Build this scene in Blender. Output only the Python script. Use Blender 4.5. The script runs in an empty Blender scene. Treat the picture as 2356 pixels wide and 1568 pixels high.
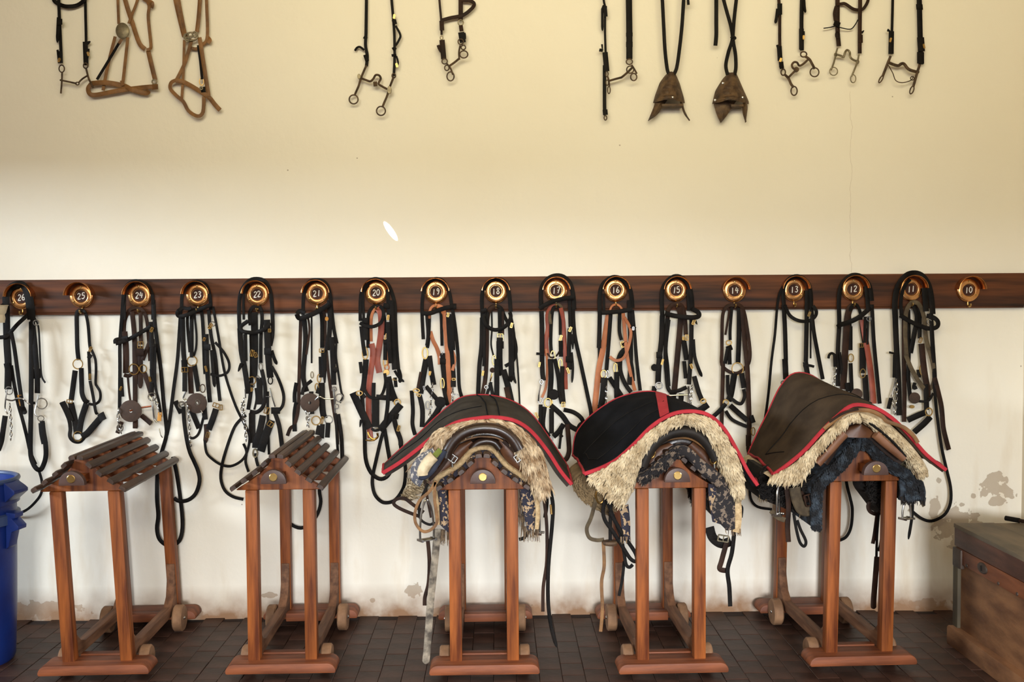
import bpy, bmesh, math, random
from mathutils import Vector, Matrix
random.seed(7)
C = bpy.context.scene.collection
SC = bpy.context.scene
PI = math.pi

def lin(c):
    out = []
    for v in c:
        v = v / 255.0
        out.append(v / 12.92 if v <= .04045 else ((v + .055) / 1.055) ** 2.4)
    return out

# ------------------------------------------------------------------ camera
FPX, CX, CY = 2350.0, 1178.0, 784.0
WALL = 5.0                                    # distance of the tack wall from the camera
CAM = Vector((0, 0, 1.55))
yaw, pitch, roll = math.radians(0.80), math.radians(2.29), math.radians(0.42)
fwd = Vector((math.sin(yaw) * math.cos(pitch), math.cos(yaw) * math.cos(pitch), -math.sin(pitch)))
rgt = Vector((math.cos(yaw), -math.sin(yaw), 0))
upv = rgt.cross(fwd)
r2 = rgt * math.cos(roll) - upv * math.sin(roll)
u2 = upv * math.cos(roll) + rgt * math.sin(roll)
cam_data = bpy.data.cameras.new('camera')
cam = bpy.data.objects.new('camera', cam_data)
C.objects.link(cam)
cam_data.sensor_width = 36
cam_data.lens = FPX / 2356 * 36
cam_data.clip_end = 100
rm = Matrix((r2, u2, -fwd)).transposed().to_4x4()
cam.matrix_world = Matrix.Translation(CAM) @ rm
SC.camera = cam

def P(px, py, Y):
    """point seen at photo pixel (px, py), at distance Y from the camera plane y = 0"""
    d = fwd + r2 * ((px - CX) / FPX) - u2 * ((py - CY) / FPX)
    return CAM + d * ((Y - CAM.y) / d.y)

def W(px, py, cm=0.0):
    return P(px, py, WALL - cm / 100.0)
PXM = FPX / WALL                              # photo pixels per metre on the wall

# ------------------------------------------------------------------ world, lights, exposure
world = bpy.data.worlds.new('world'); SC.world = world
world.use_nodes = True
bg = world.node_tree.nodes['Background']
bg.inputs['Color'].default_value = (0.80, 0.90, 1.0, 1)
bg.inputs['Strength'].default_value = 0.25
SC.view_settings.view_transform = 'Standard'
SC.view_settings.look = 'None'
SC.view_settings.gamma = 1
SC.view_settings.use_curve_mapping = False
SC.view_settings.exposure = -0.14

def area(name, loc, target, sx, sy, energy, col, spread=180):
    l = bpy.data.lights.new(name, 'AREA'); l.shape = 'RECTANGLE'
    l.size, l.size_y, l.energy, l.color = sx, sy, energy, col
    l.spread = math.radians(spread)
    o = bpy.data.objects.new(name, l); C.objects.link(o)
    o.location = loc
    o.rotation_euler = (Vector(target) - Vector(loc)).to_track_quat('-Z', 'Y').to_euler()
    return o
# daylight outside the two doorways, a warm lamp under the ceiling near the wall, an added neutral fill without fixture at the rear, a sun fleck through a roof gap
area('left_doorway_sky', (-7.0, 1.5, 2.6), (-3.7, 3.3, 2.0), 2.6, .7, 480, (0.78, 0.89, 1.0))
area('right_doorway_sky', (6.6, 0.9, 2.7), (2.6, 2.6, 2.0), 2.6, .8, 260, (0.95, 0.96, 1.0))
area('front_doorway_sky', (0.6, -9.0, 2.72), (0.6, -3, 2.0), 3.4, 1.4, 2350, (0.92, 0.96, 1.0))
area('rear_fill_light', (-1.3, -2.2, 3.4), (-1.8, 5, 2.2), 4.0, .6, 118, (1.0, 0.95, 0.88))
area('ceiling_lamp', (0.3, 2.0, 3.45), (0.4, 5.0, 3.15), 3.8, .6, 43, (1.0, 0.90, 0.55), 120)
fleck = W(900, 533)
sp = bpy.data.lights.new('sun_fleck', 'SPOT')
sp.energy, sp.spot_size, sp.spot_blend, sp.shadow_soft_size = 1500, math.radians(1.0), 0.15, 0.001
spo = bpy.data.objects.new('sun_fleck', sp); C.objects.link(spo)
spo.location = fleck + Vector((-.545, -.28, .79)) * 1.75
spo.rotation_euler = (fleck - spo.location).to_track_quat('-Z', 'Y').to_euler()

# ------------------------------------------------------------------ materials
def new_mat(name):
    m = bpy.data.materials.new(name); m.use_nodes = True
    nt = m.node_tree
    return m, nt, nt.nodes['Principled BSDF']

def M(name, c1, c2=None, scale=8, rough=.6, metal=0, bump=0, bscale=60, stretch=(1, 1, 1), spec=.5, coat=0, lo=.35, hi=.65, detail=5, sheen=0, rand=0):
    m, nt, b = new_mat(name)
    N, L = nt.nodes, nt.links
    b.inputs['Roughness'].default_value = rough
    b.inputs['Metallic'].default_value = metal
    b.inputs['Specular IOR Level'].default_value = spec
    b.inputs['Coat Weight'].default_value = coat
    if sheen:
        b.inputs['Sheen Weight'].default_value = sheen
    tc = N.new('ShaderNodeTexCoord'); mp = N.new('ShaderNodeMapping')
    mp.inputs['Scale'].default_value = stretch
    L.new(tc.outputs['Object'], mp.inputs['Vector'])
    no = N.new('ShaderNodeTexNoise'); no.inputs['Scale'].default_value = scale; no.inputs['Detail'].default_value = detail
    L.new(mp.outputs['Vector'], no.inputs['Vector'])
    cr = N.new('ShaderNodeValToRGB')
    cr.color_ramp.elements[0].position = lo; cr.color_ramp.elements[1].position = hi
    cr.color_ramp.elements[0].color = (*lin(c1), 1)
    cr.color_ramp.elements[1].color = (*lin(c2 or c1), 1)
    L.new(no.outputs['Fac'], cr.inputs['Fac'])
    out = cr.outputs['Color']
    if rand:
        oi = N.new('ShaderNodeObjectInfo'); hs = N.new('ShaderNodeHueSaturation')
        mr = N.new('ShaderNodeMapRange')
        mr.inputs['To Min'].default_value = 1 - rand; mr.inputs['To Max'].default_value = 1 + rand
        L.new(oi.outputs['Random'], mr.inputs['Value'])
        L.new(mr.outputs['Result'], hs.inputs['Value'])
        L.new(out, hs.inputs['Color']); out = hs.outputs['Color']
    L.new(out, b.inputs['Base Color'])
    if bump:
        n2 = N.new('ShaderNodeTexNoise'); n2.inputs['Scale'].default_value = bscale; n2.inputs['Detail'].default_value = 4
        L.new(mp.outputs['Vector'], n2.inputs['Vector'])
        bp = N.new('ShaderNodeBump'); bp.inputs['Strength'].default_value = bump; bp.inputs['Distance'].default_value = .01
        L.new(n2.outputs['Fac'], bp.inputs['Height']); L.new(bp.outputs['Normal'], b.inputs['Normal'])
    return m

MAT = dict(
    k=M('black_leather', (11, 9, 8), (24, 20, 17), 14, .6, spec=.13, bump=.15, bscale=120),
    b=M('dark_brown_leather', (34, 21, 15), (56, 36, 25), 14, .6, spec=.15, bump=.15, bscale=120),
    r=M('rust_red_leather', (118, 44, 24), (150, 66, 38), 12, .5, bump=.1),
    t=M('tan_leather', (150, 84, 44), (178, 106, 60), 12, .55, bump=.1),
    y=M('old_tan_leather', (98, 64, 28), (138, 96, 50), 16, .6, bump=.2, bscale=90),
    o=M('olive_webbing', (66, 54, 38), (92, 78, 56), 30, .85, bump=.2, bscale=150),
    w=M('worn_grey_leather', (70, 62, 54), (150, 138, 120), 30, .9, bump=.3, bscale=120),
    s=M('steel', (200, 198, 194), (168, 166, 162), 20, .22, 1),
    g=M('brass', (214, 178, 112), (184, 146, 84), 20, .28, 1),
    i=M('rusty_iron', (58, 44, 32), (92, 70, 48), 40, .6, .4, bump=.3, bscale=160),
    p=M('pewter', (140, 128, 104), (108, 100, 80), 40, .5, .7, bump=.2),
    c=M('copper', (190, 110, 76), (160, 88, 58), 20, .3, 1),
    d=M('leather_guard', (50, 34, 24), (68, 48, 35), 20, .75, bump=.15),
    a=M('amber_tape', (170, 112, 30), (190, 130, 40), 10, .6),
)
m_bracket = M('bracket_copper_brass', (228, 172, 112), (204, 140, 88), 30, .26, 1, bump=.06, bscale=60)
m_number_disc = M('number_disc_paint', (48, 26, 19), (68, 38, 28), 20, .6, spec=.2)
m_chalk = M('white_paint', (225, 222, 214), None, 5, .8)
m_rack = M('varnished_hardwood', (80, 36, 15), (150, 83, 36), 4, .5, bump=.1, bscale=40, stretch=(12, 12, .9), rand=.16, spec=.25, lo=.3, hi=.7)
m_rackh = M('varnished_hardwood_beam', (86, 43, 22), (138, 76, 42), 4, .55, lo=.3, hi=.7, spec=.35, bump=.08, bscale=60, stretch=(1, 9, 9), rand=.1)
m_railw = M('dusty_hardwood_rail', (88, 58, 40), (124, 86, 60), 5, .7, spec=.3, bump=.08, stretch=(9, 1, 9), rand=.1)
m_slat = M('dark_slat_wood', (48, 33, 25), (76, 54, 40), 6, .45, bump=.1, bscale=60, stretch=(9, .8, 9), rand=.15)
m_dplate = M('dark_plate_wood', (58, 40, 34), (84, 58, 48), 8, .45, bump=.06)
m_wheel = M('worn_wheel_wood', (110, 78, 52), (150, 112, 80), 12, .75, bump=.2)
m_board = M('tack_board_wood', (36, 18, 9), (108, 60, 29), 3.2, .55, bump=.05, bscale=40, stretch=(.55, 4, 9), spec=.3, lo=.3, hi=.72)
m_feltgrey = M('charcoal_felt', (54, 50, 46), (70, 65, 59), 10, .95, bump=.25, bscale=300, spec=.1)
m_feltblack = M('black_felt', (13, 14, 17), (22, 23, 27), 10, .95, bump=.25, bscale=300, spec=.1)
m_feltbrown = M('brown_felt', (58, 48, 39), (78, 65, 52), 8, .95, bump=.25, bscale=300, spec=.1)
m_red = M('red_binding', (160, 26, 38), (180, 38, 50), 20, .8, bump=.1)
m_fleece = M('cream_fleece', (170, 148, 114), (220, 202, 168), 22, .95, bump=.3, rand=0)
m_fleece_tan = M('tawny_fleece', (140, 110, 78), (222, 200, 166), 22, .95, bump=.3)
m_hide = M('brown_hide', (104, 84, 58), (160, 136, 100), 9, .95, bump=.4)
m_blackfur = M('black_fur', (24, 20, 18), (44, 37, 32), 14, .95, bump=.4)
m_bluewool = M('blue_black_wool', (25, 25, 28), (64, 74, 84), 28, .95, bump=.5, bscale=90, lo=.45, hi=.68)
m_saddle = M('saddle_leather', (34, 22, 16), (54, 36, 26), 9, .34, bump=.06, coat=.12)
m_saddle_shaded = M('shaded_saddle_leather', (26, 22, 19), (44, 37, 31), 9, .55, bump=.08, spec=.25)  # pommel leather darkened and dulled: shade under the fleece put into the colour
m_flap = M('brown_saddle_flap', (74, 44, 26), (108, 68, 42), 9, .45, bump=.1)
m_panel = M('tan_brown_panel', (104, 66, 42), (136, 92, 62), 9, .55, bump=.1)
m_cream = M('cream_wool_edge', (172, 144, 104), (206, 178, 136), 60, .95, bump=.6, bscale=150)
m_navy = M('navy_cloth', (36, 40, 54), (52, 56, 70), 20, .95, bump=.2)
m_green = M('green_cloth', (104, 112, 44), None, 10, .9)
m_fringe = M('fringe_wool', (150, 124, 92), (84, 70, 60), 60, .95)
m_bin = M('blue_plastic', (18, 40, 108), (24, 52, 128), 6, .4, bump=.05)
m_binrim = M('blue_grey_plastic_rim', (66, 84, 122), (52, 72, 116), 6, .4)
m_cup = M('cream_plastic', (214, 200, 170), None, 6, .5)
m_chest = M('worn_chest_wood', (96, 60, 34), (138, 94, 58), 5, .7, bump=.15, bscale=40, stretch=(4, 1, 3))
m_chestband = M('chest_lid_wood', (70, 42, 30), (96, 60, 44), 6, .6, bump=.12, stretch=(4, 1, 6))
m_chestred = M('chest_rail_wood', (110, 58, 30), (132, 76, 42), 6, .6, bump=.1, stretch=(4, 1, 6))
m_chesttop = M('grey_dusty_lid', (96, 84, 66), (124, 108, 84), 4, .7, bump=.1, stretch=(3, 1, 3))
m_stile = M('grey_green_stile', (62, 52, 36), (78, 68, 48), 8, .7)
m_plate = M('old_lock_plate', (58, 46, 38), (80, 66, 56), 20, .6, .3, bump=.15)
m_carved = M('carved_stirrup_wood', (56, 36, 22), (100, 76, 50), 30, .65, bump=.5, bscale=70)

def woven(name, c1, c2, sx, sz, lo=.46, hi=.54):
    m, nt, b = new_mat(name); N, L = nt.nodes, nt.links
    tc = N.new('ShaderNodeTexCoord'); mp = N.new('ShaderNodeMapping'); mp.inputs['Scale'].default_value = (sx, sx, sz)
    mp.inputs['Rotation'].default_value = (0, math.radians(35), 0)
    L.new(tc.outputs['Object'], mp.inputs['Vector'])
    ck = N.new('ShaderNodeTexChecker'); ck.inputs['Scale'].default_value = 1
    no = N.new('ShaderNodeTexNoise'); no.inputs['Scale'].default_value = 1.6; no.inputs['Detail'].default_value = 3
    ad = N.new('ShaderNodeVectorMath'); ad.operation = 'ADD'
    L.new(mp.outputs['Vector'], no.inputs['Vector'])
    L.new(mp.outputs['Vector'], ad.inputs[0]); L.new(no.outputs['Color'], ad.inputs[1])
    L.new(ad.outputs['Vector'], ck.inputs['Vector'])
    ck.inputs['Color1'].default_value = (*lin(c1), 1); ck.inputs['Color2'].default_value = (*lin(c2), 1)
    n3 = N.new('ShaderNodeTexNoise'); n3.inputs['Scale'].default_value = 1.1; n3.inputs['Detail'].default_value = 2
    L.new(mp.outputs['Vector'], n3.inputs['Vector'])
    gt = N.new('ShaderNodeMath'); gt.operation = 'GREATER_THAN'; gt.inputs[1].default_value = .5
    L.new(n3.outputs['Fac'], gt.inputs[0])
    mx = N.new('ShaderNodeMix'); mx.data_type = 'RGBA'
    L.new(gt.outputs[0], mx.inputs[0]); L.new(ck.outputs['Color'], mx.inputs[6]); mx.inputs[7].default_value = (*lin(c1), 1)
    L.new(mx.outputs[2], b.inputs['Base Color'])
    b.inputs['Roughness'].default_value = .95
    n2 = N.new('ShaderNodeTexNoise'); n2.inputs['Scale'].default_value = 260
    L.new(tc.outputs['Object'], n2.inputs['Vector'])
    bp = N.new('ShaderNodeBump'); bp.inputs['Strength'].default_value = .4; bp.inputs['Distance'].default_value = .01
    L.new(n2.outputs['Fac'], bp.inputs['Height']); L.new(bp.outputs['Normal'], b.inputs['Normal'])
    return m
m_woven = woven('navy_cream_weave', (44, 42, 54), (172, 144, 112), 34, 34)
m_woven2 = woven('charcoal_grey_weave', (36, 32, 34), (120, 104, 90), 38, 38)
m_towel = woven('grey_white_weave', (92, 92, 100), (190, 180, 166), 60, 60)

# ------------------------------------------------------------------ mesh builder
class MB:
    def __init__(s):
        s.v, s.f = [], []
    def add(s, vs, fs):
        o = len(s.v)
        s.v += [Vector(p) for p in vs]
        s.f += [tuple(i + o for i in f) for f in fs]
        return s
    def box(s, c, size, rot=None, taper=1.0):
        x, y, z = size[0] / 2, size[1] / 2, size[2] / 2
        vs = [Vector((sx * x * (taper if sz > 0 else 1), sy * y * (taper if sz > 0 else 1), sz * z)) for sz in (-1, 1) for sx, sy in ((-1, -1), (1, -1), (1, 1), (-1, 1))]
        if rot: vs = [rot @ p for p in vs]
        return s.add([p + Vector(c) for p in vs], [(3, 2, 1, 0), (4, 5, 6, 7), (0, 1, 5, 4), (1, 2, 6, 5), (2, 3, 7, 6), (3, 0, 4, 7)])
    def rings(s, rings, closed=True, cap=True, loop=False):
        n = len(rings[0]); o = len(s.v); m = len(rings)
        for r in rings: s.v += [Vector(p) for p in r]
        for i in range(m if loop else m - 1):
            a, b = o + i * n, o + ((i + 1) % m) * n
            for j in range(n if closed else n - 1):
                k = (j + 1) % n
                s.f.append((a + j, a + k, b + k, b + j))
        if cap and not loop and closed:
            s.f.append(tuple(o + j for j in range(n))[::-1]); s.f.append(tuple(o + (m - 1) * n + j for j in range(n)))
        return s
    def prism(s, poly, ax, a0, a1):
        """poly in the two other axes, extruded along axis ax"""
        def mk(p, a):
            return {'y': (p[0], a, p[1]), 'x': (a, p[0], p[1]), 'z': (p[0], p[1], a)}[ax]
        return s.rings([[mk(p, a0) for p in poly], [mk(p, a1) for p in poly]])
    def tube(s, pts, r, n=6, r_end=None):
        rs = []
        m = len(pts)
        prev = None
        for i, p in enumerate(pts):
            t = (pts[min(i + 1, m - 1)] - pts[max(i - 1, 0)]).normalized()
            a = t.cross(Vector((0, 1, 0)))
            if a.length < .05: a = t.cross(Vector((1, 0, 0)))
            a.normalize()
            if prev and a.dot(prev) < 0: a = -a
            prev = a
            b = t.cross(a)
            rr = r if r_end is None else r + (r_end - r) * i / (m - 1)
            rs.append([p + (a * math.cos(q) + b * math.sin(q)) * rr for q in [2 * PI * k / n for k in range(n)]])
        return s.rings(rs)
    def strap(s, pts, w, t=.004, taper=False):
        """flat strap: width across the view, thickness towards the viewer"""
        rs = []; m = len(pts); prev = None
        for i, p in enumerate(pts):
            tg = pts[min(i + 1, m - 1)] - pts[max(i - 1, 0)]
            if tg.length < 1e-6: tg = Vector((0, 0, 1))
            tg.normalize()
            a = tg.cross(Vector((0, 1, 0)))
            if a.length < .15: a = tg.cross(Vector((1, 0, 0)))
            a.normalize()
            if prev and a.dot(prev) < 0: a = -a
            prev = a
            b = tg.cross(a)
            h = w / 2
            if taper and i >= m - 2: h *= .75 if i == m - 2 else .3
            rs.append([p + a * x * h + b * y * t / 2 for x, y in ((1, .35), (.8, 1), (-.8, 1), (-1, .35), (-1, -.35), (-.8, -1), (.8, -1), (1, -.35))])
        return s.rings(rs)
    def torus(s, c, rx, rz, tr, n=18, k=6, rot=None, ax='y'):
        rs = []
        for i in range(n):
            q = 2 * PI * i / n
            ring = []
            for j in range(k):
                f = 2 * PI * j / k
                x, z, y = (rx + tr * math.cos(f)) * math.cos(q), (rz + tr * math.cos(f)) * math.sin(q), tr * math.sin(f)
                p = Vector((x, y, z)) if ax == 'y' else (Vector((y, x, z)) if ax == 'x' else Vector((x, z, y)))
                if rot: p = rot @ p
                ring.append(p + Vector(c))
            rs.append(ring)
        return s.rings(rs, loop=True)
    def lathe(s, c, prof, n=24, ax='z', a0=0, a1=2 * PI):
        """prof: (radius, height) pairs about an axis through c"""
        full = abs(a1 - a0 - 2 * PI) < 1e-6
        cnt = n if full else n + 1
        rs = []
        for i in range(cnt):
            q = a0 + (a1 - a0) * i / n
            ring = []
            for r, h in prof:
                a, b = r * math.cos(q), r * math.sin(q)
                p = {'z': (a, b, h), 'y': (a, h, b), 'x': (h, a, b)}[ax]
                ring.append(Vector(p) + Vector(c))
            rs.append(ring)
        return s.rings(rs, closed=False, cap=False, loop=full)
    def grid(s, rows):
        n = len(rows[0])
        return s.rings(rows, closed=False, cap=False)
    def build(s, name, mat, parent=None, smooth=40, bevel=0, solid=0, jitter=0):
        me = bpy.data.meshes.new(name)
        bm = bmesh.new()
        org = Vector((0, 0, 0))
        q = parent
        while q is not None:
            org = org + q.location; q = q.parent
        bv = [bm.verts.new(p - org) for p in s.v]
        for f in s.f:
            try: bm.faces.new([bv[i] for i in f])
            except ValueError: pass
        bmesh.ops.remove_doubles(bm, verts=bm.verts[:], dist=1e-5)
        bmesh.ops.recalc_face_normals(bm, faces=bm.faces[:])
        if solid:
            bmesh.ops.solidify(bm, geom=bm.faces[:], thickness=solid)
            bmesh.ops.recalc_face_normals(bm, faces=bm.faces[:])
        if bevel:
            es = [e for e in bm.edges if len(e.link_faces) == 2 and e.calc_face_angle(0) > .6]
            if es: bmesh.ops.bevel(bm, geom=es, offset=bevel, segments=2, affect='EDGES', profile=.6)
        bm.to_mesh(me); bm.free()
        if smooth:
            for p in me.polygons: p.use_smooth = True
            me.set_sharp_from_angle(angle=math.radians(smooth))
        me.materials.append(mat)
        o = bpy.data.objects.new(name, me); C.objects.link(o)
        if parent: o.parent = parent
        return o

def thing(name, label, cat, loc=(0, 0, 0), group=None):
    o = bpy.data.objects.new(name, None); C.objects.link(o)
    o.empty_display_size = .05
    o.location = loc
    return tag(o, label, cat, group)
def tag(o, label, cat, group=None, kind=None):
    o['label'] = label; o['category'] = cat
    if group: o['group'] = group
    if kind: o['kind'] = kind
    return o
def struct(o):
    o['kind'] = 'structure'; return o
def copy_part(o, parent, loc=None):
    c = o.copy(); C.objects.link(c); c.parent = parent
    if loc is not None: c.location = loc
    return c

def smooth_pts(pts, k=5):
    if len(pts) < 3:
        a, b = pts[0], pts[-1]
        return [a.lerp(b, i / 3) for i in range(4)]
    out = []
    for i in range(len(pts) - 1):
        p0 = pts[max(i - 1, 0)]; p1 = pts[i]; p2 = pts[i + 1]; p3 = pts[min(i + 2, len(pts) - 1)]
        for j in range(k):
            t = j / k
            out.append(.5 * ((2 * p1) + (p2 - p0) * t + (2 * p0 - 5 * p1 + 4 * p2 - p3) * t * t + (3 * p1 - p0 - 3 * p2 + p3) * t ** 3))
    out.append(pts[-1])
    return out
def resample(pts, n):
    d = [0]
    for a, b in zip(pts, pts[1:]): d.append(d[-1] + (b - a).length)
    out = []
    j = 0
    for i in range(n):
        t = d[-1] * i / (n - 1)
        while j < len(d) - 2 and d[j + 1] < t: j += 1
        L_ = d[j + 1] - d[j]
        out.append(pts[j].lerp(pts[j + 1], (t - d[j]) / L_ if L_ > 0 else 0))
    return out

# ------------------------------------------------------------------ the room
XR = W(2353, 650).x                           # right corner of the tack wall
XL, YF, ZC = -3.7, -3.0, 3.7
def plaster():
    m, nt, b = new_mat('old_plaster'); N, L = nt.nodes, nt.links
    b.inputs['Roughness'].default_value = .85
    b.inputs['Specular IOR Level'].default_value = .25
    tc = N.new('ShaderNodeTexCoord'); sx = N.new('ShaderNodeSeparateXYZ')
    L.new(tc.outputs['Object'], sx.inputs['Vector'])
    def noise(scale, detail=4, stretch=None):
        n = N.new('ShaderNodeTexNoise'); n.inputs['Scale'].default_value = scale; n.inputs['Detail'].default_value = detail
        if stretch:
            mp = N.new('ShaderNodeMapping'); mp.inputs['Scale'].default_value = stretch
            L.new(tc.outputs['Object'], mp.inputs['Vector']); L.new(mp.outputs['Vector'], n.inputs['Vector'])
        else: L.new(tc.outputs['Object'], n.inputs['Vector'])
        return n.outputs['Fac']
    def math_(op, a, c, clamp=False):
        n = N.new('ShaderNodeMath'); n.operation = op; n.use_clamp = clamp
        for i, v in enumerate((a, c)):
            if v is None: continue
            if isinstance(v, (int, float)): n.inputs[i].default_value = v
            else: L.new(v, n.inputs[i])
        return n.outputs[0]
    def mix(fac, c1, c2):
        n = N.new('ShaderNodeMix'); n.data_type = 'RGBA'
        L.new(fac, n.inputs[0])
        for i, v in ((6, c1), (7, c2)):
            if isinstance(v, tuple): n.inputs[i].default_value = (*lin(v), 1)
            else: L.new(v, n.inputs[i])
        return n.outputs[2]
    # limewash, slightly uneven, with yellowed and greyed streaks
    col = mix(math_('MULTIPLY', math_('SUBTRACT', noise(1.3, 3), .35, True), .8, True), (242, 236, 222), (232, 223, 204))
    st = math_('MULTIPLY', math_('SUBTRACT', noise(2.2, 5, (3.5, 1, .7)), .53, True), 3.0, True)
    lowpart = N.new('ShaderNodeMapRange'); lowpart.inputs['From Min'].default_value = 1.5; lowpart.inputs['From Max'].default_value = .5
    L.new(sx.outputs['Z'], lowpart.inputs['Value'])
    col = mix(math_('MULTIPLY', math_('MULTIPLY', st, lowpart.outputs[0]), .8), col, (206, 182, 146))
    # flaked patches by the chest and near the floor
    blobs = [(2285, 1118, 26, 26), (2322, 1136, 18, 10), (2292, 1150, 20, 10), (2196, 1168, 9, 14), (2160, 1105, 5, 6), (2222, 1195, 26, 20), (2232, 1210, 30, 14), (2200, 1215, 46, 34), (2150, 1168, 12, 22),
             (955, 1356, 22, 14), (460, 1420, 22, 14), (1080, 1400, 60, 8), (620, 1368, 14, 6), (2240, 1140, 5, 5), (2212, 1160, 6, 5), (857, 1380, 5, 4), (1210, 1413, 30, 6), (2130, 1385, 40, 10), (100, 1402, 80, 16), (1560, 1415, 60, 7)]
    best = None
    for px, py, rx, ry in blobs:
        w = W(px, py)
        dx = math_('DIVIDE', math_('SUBTRACT', sx.outputs['X'], w.x), rx / PXM)
        dz = math_('DIVIDE', math_('SUBTRACT', sx.outputs['Z'], w.z), ry / PXM)
        d = math_('ADD', math_('MULTIPLY', dx, dx), math_('MULTIPLY', dz, dz))
        k = math_('SUBTRACT', 1.5, d, False)
        best = k if best is None else math_('MAXIMUM', best, k)
    best = math_('MAXIMUM', best, -1.0)
    fl = math_('MULTIPLY', math_('ADD', best, math_('MULTIPLY', math_('SUBTRACT', noise(22, 4), .52), 7.0)), 6.0, True)
    near = math_('GREATER_THAN', best, -.9)
    col = mix(math_('MULTIPLY', math_('MULTIPLY', fl, near), .75), col, (176, 158, 136))
    # dirt along the floor
    lo = N.new('ShaderNodeMapRange'); lo.inputs['From Min'].default_value = .16; lo.inputs['From Max'].default_value = -.01
    L.new(sx.outputs['Z'], lo.inputs['Value'])
    dirt = math_('MULTIPLY', math_('MULTIPLY', lo.outputs[0], noise(9, 6)), 2.1, True)
    col = mix(dirt, col, (150, 116, 88))
    # specks and hairline cracks
    vo = N.new('ShaderNodeTexVoronoi'); vo.inputs['Scale'].default_value = 7
    L.new(tc.outputs['Object'], vo.inputs['Vector'])
    sp_ = math_('MULTIPLY', math_('LESS_THAN', vo.outputs['Distance'], .028), math_('GREATER_THAN', noise(3.0), .56))
    col = mix(math_('MULTIPLY', sp_, .6), col, (120, 96, 76))
    for px, p0, p1 in ((1958, 210, 640), (1404, 1130, 1330), (600, 1240, 1400)):
        wx = W(px, (p0 + p1) / 2).x
        dx = math_('ABSOLUTE', math_('SUBTRACT', sx.outputs['X'], math_('ADD', math_('MULTIPLY', math_('SUBTRACT', noise(5, 5), .5), .09), wx)), 0)
        hair = math_('LESS_THAN', dx, .0011)
        zr = math_('MULTIPLY', math_('GREATER_THAN', sx.outputs['Z'], W(px, p1).z), math_('LESS_THAN', sx.outputs['Z'], W(px, p0).z))
        col = mix(math_('MULTIPLY', math_('MULTIPLY', hair, zr), .3), col, (150, 124, 96))
    L.new(col, b.inputs['Base Color'])
    bp = N.new('ShaderNodeBump'); bp.inputs['Strength'].default_value = .35; bp.inputs['Distance'].default_value = .01
    h = math_('SUBTRACT', math_('ADD', noise(14, 6), math_('MULTIPLY', noise(3, 2), 1.5)), math_('MULTIPLY', math_('MULTIPLY', fl, near), .5))
    L.new(h, bp.inputs['Height']); L.new(bp.outputs['Normal'], b.inputs['Normal'])
    return m
m_plaster = plaster()
m_plain = M('plain_plaster', (230, 222, 204), (222, 212, 192), 2, .85, bump=.1)
m_ceil = M('ceiling_boards', (186, 150, 96), (160, 122, 74), 3, .7, stretch=(8, .6, 1))

# back wall with a gently uneven face
rows = []
nx, nz = 140, 60
for j in range(nz + 1):
    z = -.05 + (ZC + .05) * j / nz
    row = []
    for i in range(nx + 1):
        x = XL + (XR + .02 - XL) * i / nx
        bulge = .008 * math.sin(x * 2.1 + .6) + .006 * math.sin(x * 5.3 + z * 1.1) + .006 * math.sin(z * 2.3 + x)
        low = max(0, (.35 - z) / .35)
        row.append((x, WALL + .004 + .5 * bulge - low * low * (.012 + .012 * math.sin(x * 3.1 + 1)), z))
    rows.append(row)
struct(MB().grid(rows).build('wall_back', m_plaster, smooth=80))
# side and front walls have doorways (behind or beside the camera); outlines as frames of boxes
def wall_x(name, x0, x1, y0, y1, oy0, oy1, oz):
    mb = MB()
    mb.box(((x0 + x1) / 2, (y0 + oy0) / 2, ZC / 2), (x1 - x0, oy0 - y0, ZC))
    mb.box(((x0 + x1) / 2, (oy1 + y1) / 2, ZC / 2), (x1 - x0, y1 - oy1, ZC))
    mb.box(((x0 + x1) / 2, (oy0 + oy1) / 2, (oz + ZC) / 2), (x1 - x0, oy1 - oy0, ZC - oz))
    struct(mb.build(name, m_plain, smooth=0))
wall_x('wall_left', XL - .25, XL, YF, WALL + .05, 1.7, 4.15, 2.25)
wall_x('wall_right', XR + .01, XR + .25, YF, WALL + .05, 1.2, 3.5, 2.25)
mb = MB()
mb.box(((XL - .6) / 2, YF - .12, ZC / 2), (abs(XL) - .6, .24, ZC))
mb.box(((XR + 1.8) / 2, YF - .12, ZC / 2), (XR - 1.8, .24, ZC))
mb.box((.6, YF - .12, (2.0 + ZC) / 2), (2.4, .24, ZC - 2.0))
struct(mb.build('wall_front', m_plain, smooth=0))
struct(MB().box(((XL + XR) / 2, 1, ZC + .05), (XR - XL + .6, 8.4, .1)).build('ceiling', m_ceil, smooth=0))

# floor: bedding slab, then the clay tiles laid in staggered columns
m_grout = M('dark_grout', (34, 24, 20), (50, 36, 30), 20, .9)
m_tile = M('clay_tile', (46, 30, 23), (72, 48, 38), 7, .5, spec=.28, bump=.12, bscale=40, rand=.09)
floor = struct(MB().box(((XL + XR) / 2, 1, -.056), (XR - XL + 8, 9.6, .1)).build('floor', m_grout, smooth=0))
tw, tl = .0945, .1375
def tile_mesh():
    mb = MB(); g = .0008
    x, y = tw / 2 - g, tl / 2 - g
    mb.rings([[(-x, -y, -.008), (x, -y, -.008), (x, y, -.008), (-x, y, -.008)],
              [(-x, -y, -.0012), (x, -y, -.0012), (x, y, -.0012), (-x, y, -.0012)],
              [(-x + .0018, -y + .0018, 0), (x - .0018, -y + .0018, 0), (x - .0018, y - .0018, 0), (-x + .0018, y - .0018, 0)]])
    return mb
proto = tile_mesh().build('tile', m_tile, smooth=0)
tiles = []
x0 = W(1115, 1400).x
i0, i1 = int((XL - x0) / tw), int((XR - x0) / tw)
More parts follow.
